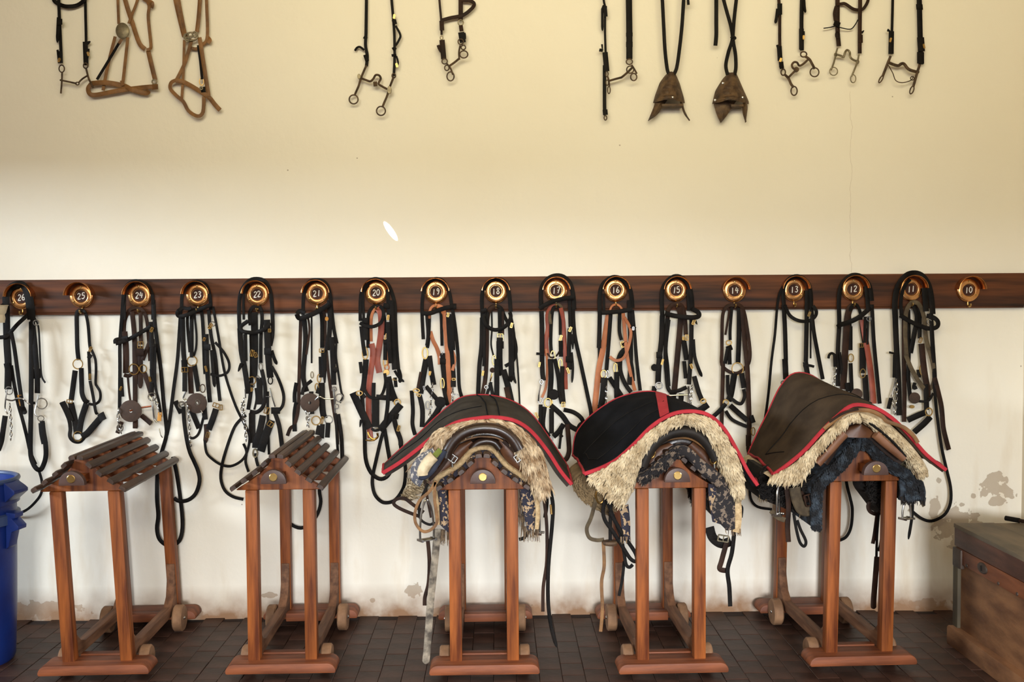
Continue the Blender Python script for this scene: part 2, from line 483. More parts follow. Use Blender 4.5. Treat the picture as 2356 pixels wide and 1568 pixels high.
for i in range(i0, i1 + 1):
    x = x0 + i * tw
    if x - tw / 2 < XL or x + tw / 2 > XR: continue
    off = tl / 2 if i % 2 else 0
    for j in range(-1, 45):
        y = WALL - .012 - tl / 2 - j * tl + off
        if y + tl / 2 > WALL - .005 or y < -.8: continue
        q = fwd.dot(Vector((x, y, 0)) - CAM)
        d = Vector((x, y, 0)) - CAM
        px, py = CX + FPX * d.dot(r2) / q, CY - FPX * d.dot(u2) / q
        inview = -25 < px < 2380 and py < 1585
        tiles.append((0 if inview else 1, y, x))
tiles.sort()
rest = MB()
n_ = 0
for fl_, y, x in tiles:
    if fl_ == 0 and n_ < 300:
        o = proto if n_ == 0 else proto.copy()
        if n_: C.objects.link(o)
        o.parent = floor
        o.location = (x, y, random.uniform(-.0012, .0012))
        o.rotation_euler = (random.uniform(-.004, .004), random.uniform(-.004, .004), random.uniform(-.008, .008))
        n_ += 1
    else:
        t_ = tile_mesh(); z = random.uniform(-.001, .001)
        rest.add([p + Vector((x, y, z)) for p in t_.v], t_.f)
o = rest.build('tiles_beyond', m_tile, floor, smooth=0); o['kind'] = 'stuff'

# tack board with moulded edges
zt = W(1178, 636).z; zb = W(1178, 716).z
h_ = zt - zb
prof = [(WALL + .03, zb), (WALL - .018, zb), (WALL - .019, zb + .008), (WALL - .0225, zb + .012), (WALL - .023, zb + .016),
        (WALL - .023, zt - .020), (WALL - .0215, zt - .016), (WALL - .0205, zt - .004), (WALL - .016, zt), (WALL + .03, zt)]
struct(MB().prism(prof, 'x', XL, XR - .002).build('trim_1', m_board, smooth=30))

# ------------------------------------------------------------------ numbered brackets
DIG = {'0': ['.5,1 .15,.75 .12,.3 .45,0 .8,.25 .85,.7 .5,1'], '1': ['.5,1 .48,.5 .45,0'], '2': ['.12,.78 .35,1 .75,.9 .75,.65 .15,.05 .9,.08'],
       '3': ['.15,.9 .5,1 .8,.8 .45,.55 .85,.35 .6,.02 .1,.12'], '4': ['.38,1 .1,.4', '.08,.4 .95,.44', '.72,.8 .66,0'], '5': ['.85,1 .3,.98 .22,.6 .7,.6 .85,.3 .5,0 .1,.1'],
       '6': ['.65,1 .25,.6 .15,.2 .5,0 .85,.2 .6,.48 .2,.3'], '7': ['.1,.95 .9,1 .45,0', '.3,.5 .8,.5'], '8': ['.5,.55 .2,.8 .5,1 .8,.8 .5,.55 .15,.25 .5,0 .85,.25 .5,.55'], '9': ['.8,.75 .45,1 .2,.75 .5,.55 .8,.75 .75,.4 .5,0']}
PEG = {26: (52, 684), 25: (189, 681), 24: (322, 679), 23: (456, 678), 22: (593, 677), 21: (730, 675), 20: (866, 673), 19: (1003, 671), 18: (1141, 670),
       17: (1279, 668), 16: (1416, 667), 15: (1555, 667), 14: (1689, 668), 13: (1826, 666), 12: (1961, 665), 11: (2094, 665), 10: (2226, 667)}
LOOK = {26: 'half hidden by thick black straps', 25: 'bare above a small black halter', 24: 'above the round leather bit guard', 23: 'above the drooping looped browband', 22: 'under two crossing black straps',
        21: 'behind a tilted browband', 20: 'above a rust-red strap', 19: 'bright gold with thin figures', 18: 'bright gold above a round browband loop', 17: 'crossed by a slanting browband', 16: 'above a level browband and tan strap',
        15: 'above a level browband with curled end', 14: 'bare above a brown halter', 13: 'over the peak of the brown cover', 12: 'right of number 13', 11: 'glowing orange inside a wide strap arch', 10: 'empty at the right end'}
bp_ = {}
for num, (px, py) in PEG.items():
    c = W(px, py, 2.3)
    t = thing('bridle_bracket', 'copper bridle bracket painted with number %d, %s' % (num, LOOK[num]), 'bracket', c, 'numbered bridle brackets on the tack board')
    if not bp_:
        R = 27 / PXM
        o0 = Vector(c)
        bp_['back_plate'] = MB().lathe(o0, [(.0001, -.010), (R * .52, -.010), (R * .56, -.016), (R * .62, -.017), (R * .90, -.0155), (R * .97, -.012), (R, -.006), (R, 0), (.0001, 0)], 36, 'y').build('back_plate', m_bracket, t)
        bp_['number_disc'] = MB().lathe(o0, [(.0001, -.0125), (R * .48, -.0125), (R * .5, -.010)], 28, 'y').build('number_disc', m_number_disc, t)
        # half-round hood standing out of the board, lip turned up at the front
        rh = 31 / PXM
        hood = MB()
        prof_h = [(rh * .95, .0), (rh * .955, -.03), (rh * .96, -.052), (rh * 1.0, -.061), (rh * 1.025, -.060), (rh * .99, -.050), (rh * .985, -.03), (rh * .98, .0)]
        hood.lathe(o0, prof_h, 26, 'y', math.radians(4), math.radians(176))
        for s_ in (0, 1):
            pass
        bp_['hood'] = hood.build('hood', m_bracket, t)
        sc_ = MB()
        for q in (90, 215, 325):
            sc_ = MB().lathe(o0 + Vector((R * .74 * math.cos(math.radians(q)), -.0165, R * .74 * math.sin(math.radians(q)))), [(.0001, -.0035), (.0035, -.003), (.0052, 0)], 10, 'y')
            bp_['screw%d' % q] = sc_.build('screw', MAT['g'], t)
        hk = [o0 + Vector(p) for p in ((0, -.004, -R * .9), (0, -.004, -.070), (0, -.010, -.078), (0, -.024, -.080), (0, -.034, -.076), (0, -.036, -.066))]
        bp_['hook'] = MB().tube(smooth_pts(hk, 3), .004, 8).build('hook', MAT['g'], t)
    else:
        for k_, p_ in bp_.items():
            copy_part(p_, t)
    # hand-painted figures, a ribbon stroke each
    mb = MB(); s_ = str(num)
    hgt = 13.5 / PXM; wd = 8 / PXM
    rr = random.Random(num)
    for q, ch in enumerate(s_):
        xo = (q - 1) * (wd * 1.12) + wd * .06
        sl = rr.uniform(-.1, .25)
        for st in DIG[ch]:
            pts = []
            for pr in st.split():
                a, b_ = map(float, pr.split(','))
                pts.append(c + Vector((xo + a * wd + sl * b_ * wd * .6, -.0135, (b_ - .5) * hgt + (.002 if q else -.001))))
            mb.strap(smooth_pts(pts, 4), .0042, .0012)
    mb.build('number', m_chalk, t)

# ------------------------------------------------------------------ saddle racks
def gable_poly(k=1.0):
    right = [(.030, .133), (.048, .100), (.080, .066), (.125, .036), (.178, .004), (.176, 0)]
    return [(-x, z) for x, z in reversed(right)] + right
def rack(front_px, rear_px, py, label, lean=0.0, slat_y=-.012, base_y=4.08, zb_=.780):
    """front_px / rear_px: photo x of the middle of the front and rear foot"""
    f = P(front_px, py, base_y); f.z = 0
    f.x = P(front_px, py, base_y).x
    r = P(rear_px, 1420, base_y + .75); 
    ang = math.atan2(-(r.x - f.x), .75)
    t = thing('saddle_rack', label, 'saddle rack', f, 'wheeled wooden saddle racks')
    Rz = Matrix.Rotation(ang, 3, 'Z')
    def put(mb, name, mat, parent=t, **kw):
        out = MB(); out.f = mb.f
        for p in mb.v:
            q = Vector(p)
            if q.z > .085: q.x += lean * (q.z - .085)
            out.v.append(f + Rz @ q)
        return out.build(name, mat, parent, **kw)
    # feet: rounded ends, seen from the front
    def foot(y0, y1):
        pts = []
        hw, z0, z1 = .225, .034, .0755
        for q in range(6): a = PI / 2 * q / 5; pts.append((hw - .035 + .035 * math.sin(a), z1 - .034 + .034 * math.cos(a)))
        pts += [(hw - .004, z0)]
        poly = [(-x, z) for x, z in reversed(pts)] + pts
        return MB().prism(poly, 'y', y0, y1)
    put(foot(0, .125), 'foot', m_rackh, bevel=.006)
    put(foot(.72, .835), 'foot', m_rackh, bevel=.006)
    # legs
    for y in (.075, .765):
        for s in (-1, 1):
            mb = MB().box((s * .117, y, (zb_ + .074) / 2), (.049, .050, zb_ - .074))
            put(mb, 'leg', m_rack, bevel=.004)
    # long rails with curved braces at both ends
    for s in (-1, 1):
        pr = [(.10, .075), (.745, .075), (.745, .30), (.735, .30), (.72, .22), (.69, .155), (.64, .118), (.20, .118), (.15, .135), (.105, .175), (.10, .175)]
        mb = MB().prism([(a, b) for a, b in pr], 'x', s * .117 - .019, s * .117 + .019)
        put(mb, 'rail', m_railw, bevel=.003)
    put(MB().box((0, .66, .070), (.196, .05, .038)), 'axle_beam', m_rackh, bevel=.003)
    put(MB().box((0, .150, .062), (.196, .04, .034)), 'axle_beam', m_rackh, bevel=.003)
    # wooden wheels
    for y, rw in ((.16, .052), (.66, .062)):
        for s in (-1, 1):
            c = (s * .166, y, rw)
            w_ = put(MB().lathe(c, [(.0001, -.022), (rw - .006, -.022), (rw, -.016), (rw, .016), (rw - .006, .022), (.0001, .022)], 24, 'x'), 'wheel', m_wheel)
            put(MB().lathe((s * .188, y, rw), [(.0001, s * .006), (.005, s * .005), (.008, 0), (.008, -s * .004)], 10, 'x'), 'axle_bolt', MAT['s'], w_)
    # gables
    for y in (.055, .70):
        put(MB().prism([(x, z + zb_) for x, z in gable_poly()], 'y', y, y + .036), 'gable', m_rack, bevel=.003)
    for y in (.27, .49):     # inner formers, open below
        pl = [(x, z + zb_) for x, z in gable_poly()]
        inner = [(x * .72, max(zb_, zb_ + (z - .03) * .8)) for x, z in gable_poly()]
        put(MB().prism(pl[:], 'y', y, y + .03), 'former', m_rack)
    # slats
    zr = zb_ + .133
    for x, z, a in ((.0165, .005, 8), (.050, -.026, 42), (.087, -.060, 38), (.131, -.092, 34), (.176, -.122, 34)):
        for s in (-1, 1):
            mb = MB()
            rot = Matrix.Rotation(s * math.radians(a), 3, 'Y')
            wx, hz = (.030, .019)
            prof = [(-wx / 2, -hz / 2), (wx / 2, -hz / 2), (wx / 2, hz * .2), (wx * .3, hz / 2), (-wx * .3, hz / 2), (-wx / 2, hz * .2)]
            rings = []
            for y, k in ((slat_y, .82), (slat_y + .008, 1), (.752, 1), (.76, .82)):
                rings.append([rot @ Vector((px_ * k, 0, pz_ * k)) + Vector((s * x, y, zr + z + .010)) for px_, pz_ in prof])
            mb.rings(rings)
            put(mb, 'slat', m_slat)
    # half-round plate on an arm in front of the gable, with its brass disc
    arm = put(MB().box((0, .005, zb_ + .062), (.05, .11, .03)), 'plate_arm', m_rack)
    rp = .051
    poly = [(rp * math.cos(PI * q / 16), zb_ + .047 + rp * 1.1 * math.sin(PI * q / 16) ** .9) for q in range(17)]
    dp = put(MB().prism(poly, 'y', -.075, -.048), 'number_plate', m_dplate, bevel=.002)
    c = (0, -.0755, zb_ + .074)
    if True:
        put(MB().lathe(c, [(.0001, -.0022), (.0145, -.0022), (.0165, -.0012), (.0165, .001)], 24, 'y'), 'brass_disc', MAT['g'], dp, smooth=20)
    return f, Rz
RK = []
RK.append(rack(214, 345, 1552, 'empty slatted saddle rack leaning to the left beside the blue bin', -.052, base_y=4.13))
RK.append(rack(645, 716, 1556, 'empty upright saddle rack with bare dark slats and half-round plate', 0.0, base_y=4.12))
RK.append(rack(1115, 1117, 1563, 'saddle rack under the saddle with the shaggy tawny fleece', 0.0, base_y=4.08))
RK.append(rack(1551, 1480, 1563, 'saddle rack under the black saddle cover with the red centre stripe', 0.0, slat_y=.035, base_y=4.07))
RK.append(rack(1988, 1850, 1546, 'saddle rack under the brown peaked saddle cover, nearest the wooden chest', 0.02, slat_y=.055, base_y=4.13, zb_=.790))

# ------------------------------------------------------------------ tack: straps, rings, buckles, chains, traced in wall coordinates
NAME = dict(h='headpiece', bb='browband', ch='cheekpiece', th='throatlatch', nb='noseband', cr='crownpiece', rn='rein', ld='lead_strap', bt='bit', sh='bit_shank',
            cs='cross_strap', rg='ring', bk='buckle', cc='curb_chain', gd='bit_guard', tg='name_tag', en='strap_end', sl='sleeve', kp='keeper', sn='snap_hook', ro='copper_rod', tp='tape', br='bit_ring',
            cn='concho', wr='wire', dc='leather_disc', hs='hanging_strap', lk='bit_link', rl='bit_roller', bo='bit_boss')
def PT(s):
    return [tuple(map(float, q.split(','))) for q in s.split()]
def tack(name, label, cat, text, group=None, d0=3.6, step=.13, at=None):
    rows = [l.strip() for l in text.strip().split('\n') if l.strip()]
    first = None
    recs = []
    d = d0
    for l in rows:
        w = l.split()
        typ, nm, mat, sz = w[0], NAME[w[1]], MAT[w[2]], [float(q) for q in w[3].split('/')]
        dd = d
        rest = w[4:]
        if rest[0].startswith('@'):
            dd = float(rest[0][1:]); rest = rest[1:]
        pts = [tuple(map(float, q.split(','))) for q in rest]
        recs.append((typ, nm, mat, sz, dd, pts))
        d += step
    x, y = recs[0][5][0]
    loc = W(at[0], at[1], 0) if at else W(x, y, 0)
    t = thing(name, label, cat, loc, group)
    for typ, nm, mat, sz, dd, pts in recs:
        if typ in 'ST':
            if pts[0][1] <= 4 and len(pts) > 1 and pts[0][1] < pts[1][1]:      # runs on up out of the frame
                (xa, ya), (xb, yb) = pts[0], pts[1]
                k = min(2.5, 70 / max(1, yb - ya)); pts = [(xa + (xa - xb) * k * .7, ya - (yb - ya) * k)] + pts
            n = len(pts)
            p3 = []
            for i, q in enumerate(pts):
                p3.append(W(q[0], q[1], q[2] if len(q) > 2 else dd + .5 * math.sin(i * 1.7 + q[0] * .05)))
            p3 = smooth_pts(p3, 5 if n < 8 else 4)
            w_ = sz[0] / PXM
            if typ == 'S': MB().strap(p3, w_, min(.0045, w_ * .6), taper=nm == 'strap_end' or (nm == 'rein' and mat is MAT['w'])).build(nm, mat, t)
            else: MB().tube(p3, w_ / 2, 8).build(nm, mat, t)
        elif typ == 'R':
            rx, rz = sz[0] / PXM, sz[1] / PXM
            MB().torus(W(pts[0][0], pts[0][1], dd), rx, rz, (sz[2] if len(sz) > 2 else 1.4) / PXM, 22, 6, Matrix.Rotation(math.radians(sz[3] if len(sz) > 3 else 0), 3, 'Y')).build(nm, mat, t)
        elif typ == 'B':
            bw, bh, a = sz[0] * .88 / PXM / 2, sz[1] * .88 / PXM / 2, math.radians(sz[2] if len(sz) > 2 else 0)
            R_ = Matrix.Rotation(a, 3, 'Y'); c = W(pts[0][0], pts[0][1], dd + .25)
            mb = MB(); k = 1.05 / PXM
            cor = [Vector(q) for q in ((-bw, 0, -bh), (bw, 0, -bh), (bw, 0, bh), (-bw, 0, bh))]
            for i in range(4):
                mb.tube([R_ @ cor[i] + c, R_ @ cor[(i + 1) % 4] + c], k, 6)
            mb.tube([R_ @ Vector((0, -.002, -bh)) + c, R_ @ Vector((0, -.003, bh * 1.1)) + c], k * .8, 6)
            mb.build(nm, mat, t)
        elif typ == 'C':
            p3 = smooth_pts([W(q[0], q[1], dd) for q in pts], 6)
            L_ = sum((b - a).length for a, b in zip(p3, p3[1:]))
            lk = sz[0] / PXM; n = max(3, int(L_ / (lk * 1.15)))
            q3 = resample(p3, n); mb = MB()
            for i, c in enumerate(q3):
                tg = (q3[min(i + 1, n - 1)] - q3[max(i - 1, 0)]).normalized()
                a = math.atan2(tg.x, tg.z)
                R_ = Matrix.Rotation(a, 3, 'Y') @ Matrix.Rotation(math.radians(20 if i % 2 else 75), 3, 'Z')
                mb.torus(c, lk * .42, lk * .75, lk * .16, 12, 5, R_)
            mb.build(nm, mat, t)
        elif typ == 'D':
            c = W(pts[0][0], pts[0][1], dd); r = sz[0] / PXM; rz = (sz[1] if len(sz) > 1 else sz[0]) / PXM
            mb = MB(); rs = []
            hole = r * .16 if nm == 'bit_guard' else .0002
            for rr_, y in ((hole, 0), (hole, -.005), (r * .92, -.005), (r, -.003), (r, .001), (hole, .001)):
                rs.append([c + Vector((rr_ * math.cos(2 * PI * q / 28), y, rr_ * rz / r * math.sin(2 * PI * q / 28))) for q in range(28)])
            mb.rings(rs, cap=False).build(nm, mat, t)
    return t
BG = 'riding bridles along the tack board'
HG = 'headcollars hung on the lower hooks'
UG = 'headstalls in the upper row'
def bridle(num, label, text): return tack('bridle', label, 'bridle', text, BG, 4.3, at=PEG[num])
def halter(num, label, text): return tack('halter', label, 'halter', text, HG, 3.4, .1, at=(PEG[num][0], PEG[num][1] + 36))

bridle(26, 'heavy black bridle with steel curb bit and hanging chain on bracket 26, far left', '''
S rn k 6 88,1078 96,1105 96,1130 85,1150 60,1173 28,1183 -5,1180
S rn k 8 26,840 32,880 42,930 52,965 62,1005 70,1040 82,1068
S h k 16 18,895 19,840 16,790 15,735 14,700 14,682 22,664 36,655 52,655 62,672 68,705 71,735
S h k 12 40,656 54,655 66,670 73,700 76,740
S bb k 9 -6,776 12,774 24,764 40,746 55,732 66,722
S rn k 9 26,765 33,800 40,850 47,900 53,940
S tp a 11 45,908 48,920 51,932
S en k 11 52,936 56,945 58,952
S ch k 13 15,835 19,860 18,893
S ch k 12 74,738 79,780 84,840 86,875 86,904
S sl k 16 84,848 86,870
S rn k 11 72,740 72,800 72,860 71,960 70,1037 76,1065 86,1079 96,1077 105,1052 105,1023 100,992 97,968
S sl k 15 96,972 98,996 103,1020
S kp k 15 73,924 74,930
S th k 4 78,728 88,750 91,790 93,835 96,865 104,880
R rg s 6/6/1.3 83,742
T bt s 4 14,918 28,921 40,916 52,917 62,924 70,930
T sh s 3.4 17,895 13,918 12,940 18,952
R br s 12/12/1.4 96,928
R br s 8/9/1.3 21,898
T sh s 3.4 89,908 84,930 80,950 88,958
R lk s 7/6/1.2 94,962
C cc s 7 23,932 25,960 26,985 25,1008
S ch k 12 12,956 7,990 3,1015 -4,1035
''')
halter(25, 'small black halter hanging alone under bracket 25', '''
S cr k 10 184,714 177,722 177,760 178,800 181,828
S cr k 7 184,714 192,714 198,724 203,750 206,790 208,802
R rg g 11/11/1.3 179,837
B bk g 6/12/20 208,803
S cs k 7 204,808 206,850 207,874
S kp k 11 203,817 210,822
B bk g 4/14/0 207,866
S hs k 6 210,803 219,825 221,850 220,880 223,888 230,900 231,915 226,925 215,930 203,928
S ch k 12 173,852 168,890 164,920
S ch k 11 187,846 188,885 189,905 195,920 203,926
S nb k 14 163,926 172,965 177,998
S nb k 14 199,928 187,965 182,998
S ch k 7 207,875 214,910 220,945 224,952
S nb k 15 236,956 215,980 200,997 188,1004
S nb k 9 142,924 158,962 162,985 161,1003 170,1014 184,1015 194,1005
S nb k 14 143,924 154,946 163,968
R rg g 10/11/1.2 179,1003
B bk g 14/8/10 160,923
S kp k 16 231,950 238,966
''')
halter(24, 'dark brown halter with long buckled centre strap under bracket 24', '''
S cr b 8 286,775 286,750 289,732 298,713 314,707 330,715 338,738 342,780 345,830
S ch b 14 286,762 290,805 290,858
S cs b 9 285,862 296,864 306,858
S cr b 11 304,716 309,768 310,820 311,905 311,985
S cr b 9 323,716 324,755 324,792
B bk g 14/16/0 323,793
S en b 13 323,796 322,850 323,893
S cs b 9 344,786 328,828
S cs b 11 331,855 340,880 350,912
R rg g 11/12/1.4 308,849
R rg g 8/9/1.3 329,848
S cs b 5 294,865 297,900 300,922
S nb b 11 325,955 336,964 348,974
S nb b 10 280,970 270,996
S nb b 9 313,965 313,982
S kp b 16 314,810 331,810
''')
bridle(24, 'black bridle with round brown leather bit guard and copper rod on bracket 24', '''
S h k 8 275,950 276,850 276,790 281,720 284,680 289,660 305,647 322,647 340,656 350,676 352,700 352,735
S h k 6 287,735 287,676 293,662 307,652
S rn k 9 353,690 356,740 362,790 370,850 376,920 381,965 383,1000 372,1040 363,1078 361,1143 364,1185 361,1215 367,1240 385,1254 402,1252 415,1238 420,1205 416,1154 407,1092 398,1050
S ch k 10 278,868 281,912
B bk g 4/10/25 278,893
S bb k 9 266,790 280,786 298,779 316,769 332,760 347,750
S bb k 9 266,790 266,782 280,779 294,776
S ch k 10 347,740 349,780 350,850 349,908
B bk g 6/12/20 349,758
S sl k 13 349,780 350,798
S th k 6 357,790 357,880 366,925 370,958
S sl k 12 350,848 352,880
B bk g 4/12/-15 345,872
D gd d 25 301,945
T ro c 4 298,945 322,938 347,934
T sh s 4 344,910 350,922 352,940 355,962 362,972
R br s 9/9/1.3 350,912
C cc s 7 355,918 364,935 366,952
S sl a 9 368,948 366,968
C cc s 8 273,945 272,968 278,992
R br s 7/8/1.4 276,984
T lk s 2.4 366,985 370,1000 374,1006
''')
halter(23, 'black halter with brown nosepiece and small brass ring under bracket 23', '''
S cr k 9 454,711 443,718 441,740 441,822
S cr k 7 453,710 437,716 431,738 437,810
S cr k 5 455,711 448,722 452,768 451,800 445,820
S cr k 8 456,711 464,719 468,770 470,830 472,860
R rg g 11/11/1.4 442,830
S ch b 12 437,843 440,905
S ch k 11 447,838 457,900
S nb k 12 403,922 417,950
S nb k 12 440,942 458,985
S nb k 14 497,940 490,962 480,988
S nb k 6 468,960 458,995 446,1007 436,1006
B bk g 16/10/20 497,932
S cs k 12 467,912 472,965
S en b 11 474,975 475,995 472,1020
B bk g 8/14/15 478,1000
''')
bridle(23, 'black bridle with drooping looped browband and steel bit on bracket 23', '''
S rn k 8 416,712 413,760 408,830 400,890 390,968 384,1000
S h k 8 418,714 419,680 428,658 445,648 465,649 478,662 484,690 485,712
S ch k 11 420,724 422,805 425,842 425,900
S sl k 14 424,828 425,850
B bk g 16/12/0 425,850
S ch k 8 480,712 485,768 495,818 500,868 506,922
S ch k 10 475,768 477,855 483,925
S en k 8 487,805 491,862 494,890
S rn k 6 490,705 502,770 515,848 530,900 545,940 560,970 572,995 574,1015 566,1045 552,1062 530,1072 508,1068 488,1055 475,1040 471,1012
S th k 6 495,787 515,810 527,835 524,855 505,864 484,860
B bk g 7/14/30 484,750
R rg s 6/5/1.2 489,745
B bk g 5/8/20 470,780
B bk g 4/14/-15 474,848
S kp k 14 470,798 484,798
S bb k 9 411,714 408,720 412,727 430,724 455,713 475,705 487,700
S bb k 8 411,714 420,708 432,710 440,708
D gd d 23 453,927
R br s 7/7/2 418,931
T sh s 4 428,900 422,915 429,922 418,932
R br s 5/6/1.6 455,925
T lk s 2.5 459,938 466,950
R lk i 6/9/1.2 466,893
C cc s 7 432,935 436,975 436,1000 438,1022
B bk g 8/13/0 508,937
S rn k 9 422,935 424,970 430,1012 437,1040 447,1062 456,1084 459,1107 450,1135 432,1150 412,1152 400,1145
''')
halter(22, 'thick black halter with doubled crownpiece and long nose straps under bracket 22', '''
S cr k 16 585,718 586,805 584,868
S cr k 8 576,748 574,722 580,708 590,704 600,710 603,735 600,780 600,835
S cs k 9 578,768 579,818 578,890 571,942
B bk g 8/16/15 580,812
B bk g 8/12/-20 588,816
R rg s 4/8/1.4 600,843
R rg g 8/9/1.5 580,875
R rg s 4/8/1.4 593,872
R lk s 5/5/1.4 580,886
D tg g 6/5 577,896
S th k 9 602,850 610,892 607,930 592,947 575,946
S cs k 5 588,892 590,918 585,942
S cs k 14 597,868 598,930
S nb k 15 580,950 580,985 583,1018
S nb k 15 605,955 599,985 590,1020
S nb k 18 624,966 612,1000 600,1038
B bk g 12/16/20 614,944
B bk g 14/12/35 622,975
S nb k 16 590,1000 588,1030
R sn p 5/9/2 587,1042
S hs k 7 588,1042 590,1058 594,1072
''')
bridle(22, 'bulky black bridle with long chain and hoop of curb strap on bracket 22', '''
S rn k 6 560,1020 567,1038 565,1062 572,1085
S rn k 7 566,955 556,962 542,978 532,1000 520,1035 511,1068 508,1100 517,1127 536,1142 560,1148
S rn k 6 616,900 616,940 618,1020 619,1045
S h k 9 551,755 550,700 556,668 571,647 590,641 611,648 623,676 627,730 627,768 622,795
S h k 6 561,735 561,680 572,653
S ch k 12 552,755 555,805 562,842 568,880 571,905
S ch k 9 564,768 565,830
S en k 8 556,836 548,854
S ch k 15 614,735 616,792 619,842 622,868
S en k 8 625,806 630,822 637,838
S th k 7 625,842 640,870 652,905 651,930 642,944
S bb k 9 571,738 555,750 556,760 568,764 588,764 608,757 622,742
B bk g 6/8/0 620,760
S kp k 16 608,808 624,808
C cc s 7 561,920 560,945 563,970 566,1010
C cc s 7 556,930 559,960 565,985
T sh s 3.5 621,892 627,915 633,935
T bt s 2.4 612,912 622,912
R lk k 5/8/1.4 622,875
S en k 10 630,942 642,978 648,1020 649,1032
S kp k 15 624,944 644,944
T sh s 3 564,895 565,915
''')
halter(21, 'black halter with brass rings and buckle under bracket 21', '''
S cr k 9 732,708 738,714 741,740 741,800
S cr b 7 732,709 743,713 748,735 748,780 753,830 757,868 768,945 775,985 777,1022
S cs k 10 738,820 739,868
B bk g 12/9/0 740,806
S en k 13 745,805 747,880
R rg g 4/9/1.3 734,870
R rg g 4/8/1.3 729,890
S ch k 14 740,880 742,942 747,962
S ch k 9 736,885 730,905
R rg g 10/10/1.3 727,967
R rg s 9/9/1.3 756,965
B bk g 6/18/15 741,966
S nb k 11 755,972 753,1006
S nb k 11 742,975 740,1008
S nb k 11 735,978 730,1000
''')
bridle(21, 'black bridle with tilted browband and long twisted reins on bracket 21', '''
S rn k 8 788,1066 770,1082 742,1110 735,1128 738,1153 732,1178 716,1203 692,1214 668,1204 655,1182
S h k 8 697,724 699,675 709,650 727,643 746,648 758,668 763,712 768,755 775,790
S rn b 8 692,735 690,805 688,880 686,940 678,975 668,985 661,1002
S cs k 9 682,880 678,905 678,925
S ch k 11 699,724 703,780 698,855 700,880 706,900
S rn k 10 682,925 678,950 678,992
S ch k 4 717,728 717,835
R sn p 3/7/1.3 718,862
S cs b 5 708,728 712,760 705,815
S ch k 11 758,690 759,750 753,805
S ch k 12 764,775 768,885
S th k 5 774,788 773,818 778,855 785,900 789,912 782,926
D gd d 22 713,926
S cs k 8 695,908 700,890 717,875
S cs k 10 716,900 718,952
C cc s 7 704,948 710,978
C cc s 7 712,950 707,975
T bt s 3.5 725,920 735,912 747,917 770,917
T sh s 4 769,893 770,920 771,948
R br s 5/5/1.4 769,895
R br s 9/9/1.2 781,915
S sl k 12 766,848 776,852
R lk s 4/5/1.2 775,935
S rn k 9 778,952 785,1000 787,1035 788,1068
S rn k 6 772,950 776,1020 778,1042
S bb k 11 683,722 690,732 715,724 742,710 760,698
S bb k 9 683,722 690,715 702,719
D tg a 4/5 752,733
''')
halter(20, 'large black halter with broad padded noseband and rust-red strap under bracket 20', '''
S ld t 7 854,785 854,735 859,715 868,708 876,714 882,730
S cr k 8 847,800 847,735 852,713 865,703 878,710 884,730 887,770
S ld r 13 855,790 858,815 850,880 848,930 850,975 852,1008
S ld r 14 868,708 876,722 877,760 871,805 868,830 873,857
S ld t 6 892,775 893,815 891,840
R rg g 6/14/1.5 840,812
S ch k 13 842,826 838,880 833,902
S ch k 9 887,786 886,828
B bk g 6/16/20 889,774
S kp k 12 882,786 893,786
R rg g 4/10/1.5 886,833
R lk t 5/6/1.5 890,845
D tg g 7 889,856
S ch k 9 860,880 859,912
S th k 7 838,895 850,912 868,915 880,905 887,880 885,858
S ch k 14 893,866 900,895 910,922
S cs k 12 866,913 882,914 902,916
S nb k 17 864,915 864,982
S nb k 17 812,903 828,938 850,985
S cs k 8 833,905 840,915
R rg g 7/5/1.5 827,904
S nb k 17 922,930 900,957 874,990
R rg g 7/7/1.5 914,925
R rg p 7/4/1.4 866,988
T sn g 5 846,994 852,1006 862,1010 869,1004 868,996
T sn g 4 842,1012 852,1013 862,1012
S cs k 6 855,985 862,990 876,986
''')
bridle(20, 'black bridle over a rust-red strap with a long rein loop on bracket 20', '''
S rn k 9 832,900 836,950 839,996 841,1053 853,1086 873,1101 889,1097 899,1084
S rn k 8 886,985 878,1005 866,1055 858,1092 857,1115 863,1138 877,1153 891,1156 907,1151 921,1135 930,1115 933,1085 931,1060
S rn k 9 882,975 887,1000 892,1031 898,1064
S h k 8 829,738 830,680 840,656 857,642 876,643 893,654 904,680 909,705 910,742 913,805 917,850
S h k 6 837,732 836,675 846,655
S h k 8 892,665 894,735
S rn k 9 831,750 836,795 840,818
S ch k 11 841,733 842,782
S ch k 12 900,690 902,745 905,800 908,850
S bb k 8 828,742 838,748 857,751 875,743 882,728 881,712 874,704
S bb k 12 882,702 893,704 902,702
S kp k 13 833,736 846,738
B bk g 5/12/10 893,730
S ch k 10 893,740 895,790 899,835
S ch k 9 893,880 892,930 886,975
S en k 6 908,852 918,868 930,878
S en k 9 917,850 921,865 920,880
S ch k 8 909,868 911,890
B bk g 10/4/0 908,872
S ch k 8 829,832 832,858
S en k 6 831,965 828,982
S en k 11 905,955 912,985 921,1010 922,1028
S kp k 13 906,956 917,958
B bk g 6/14/15 917,985
S rn k 5 920,1025 923,1045 928,1065
''')
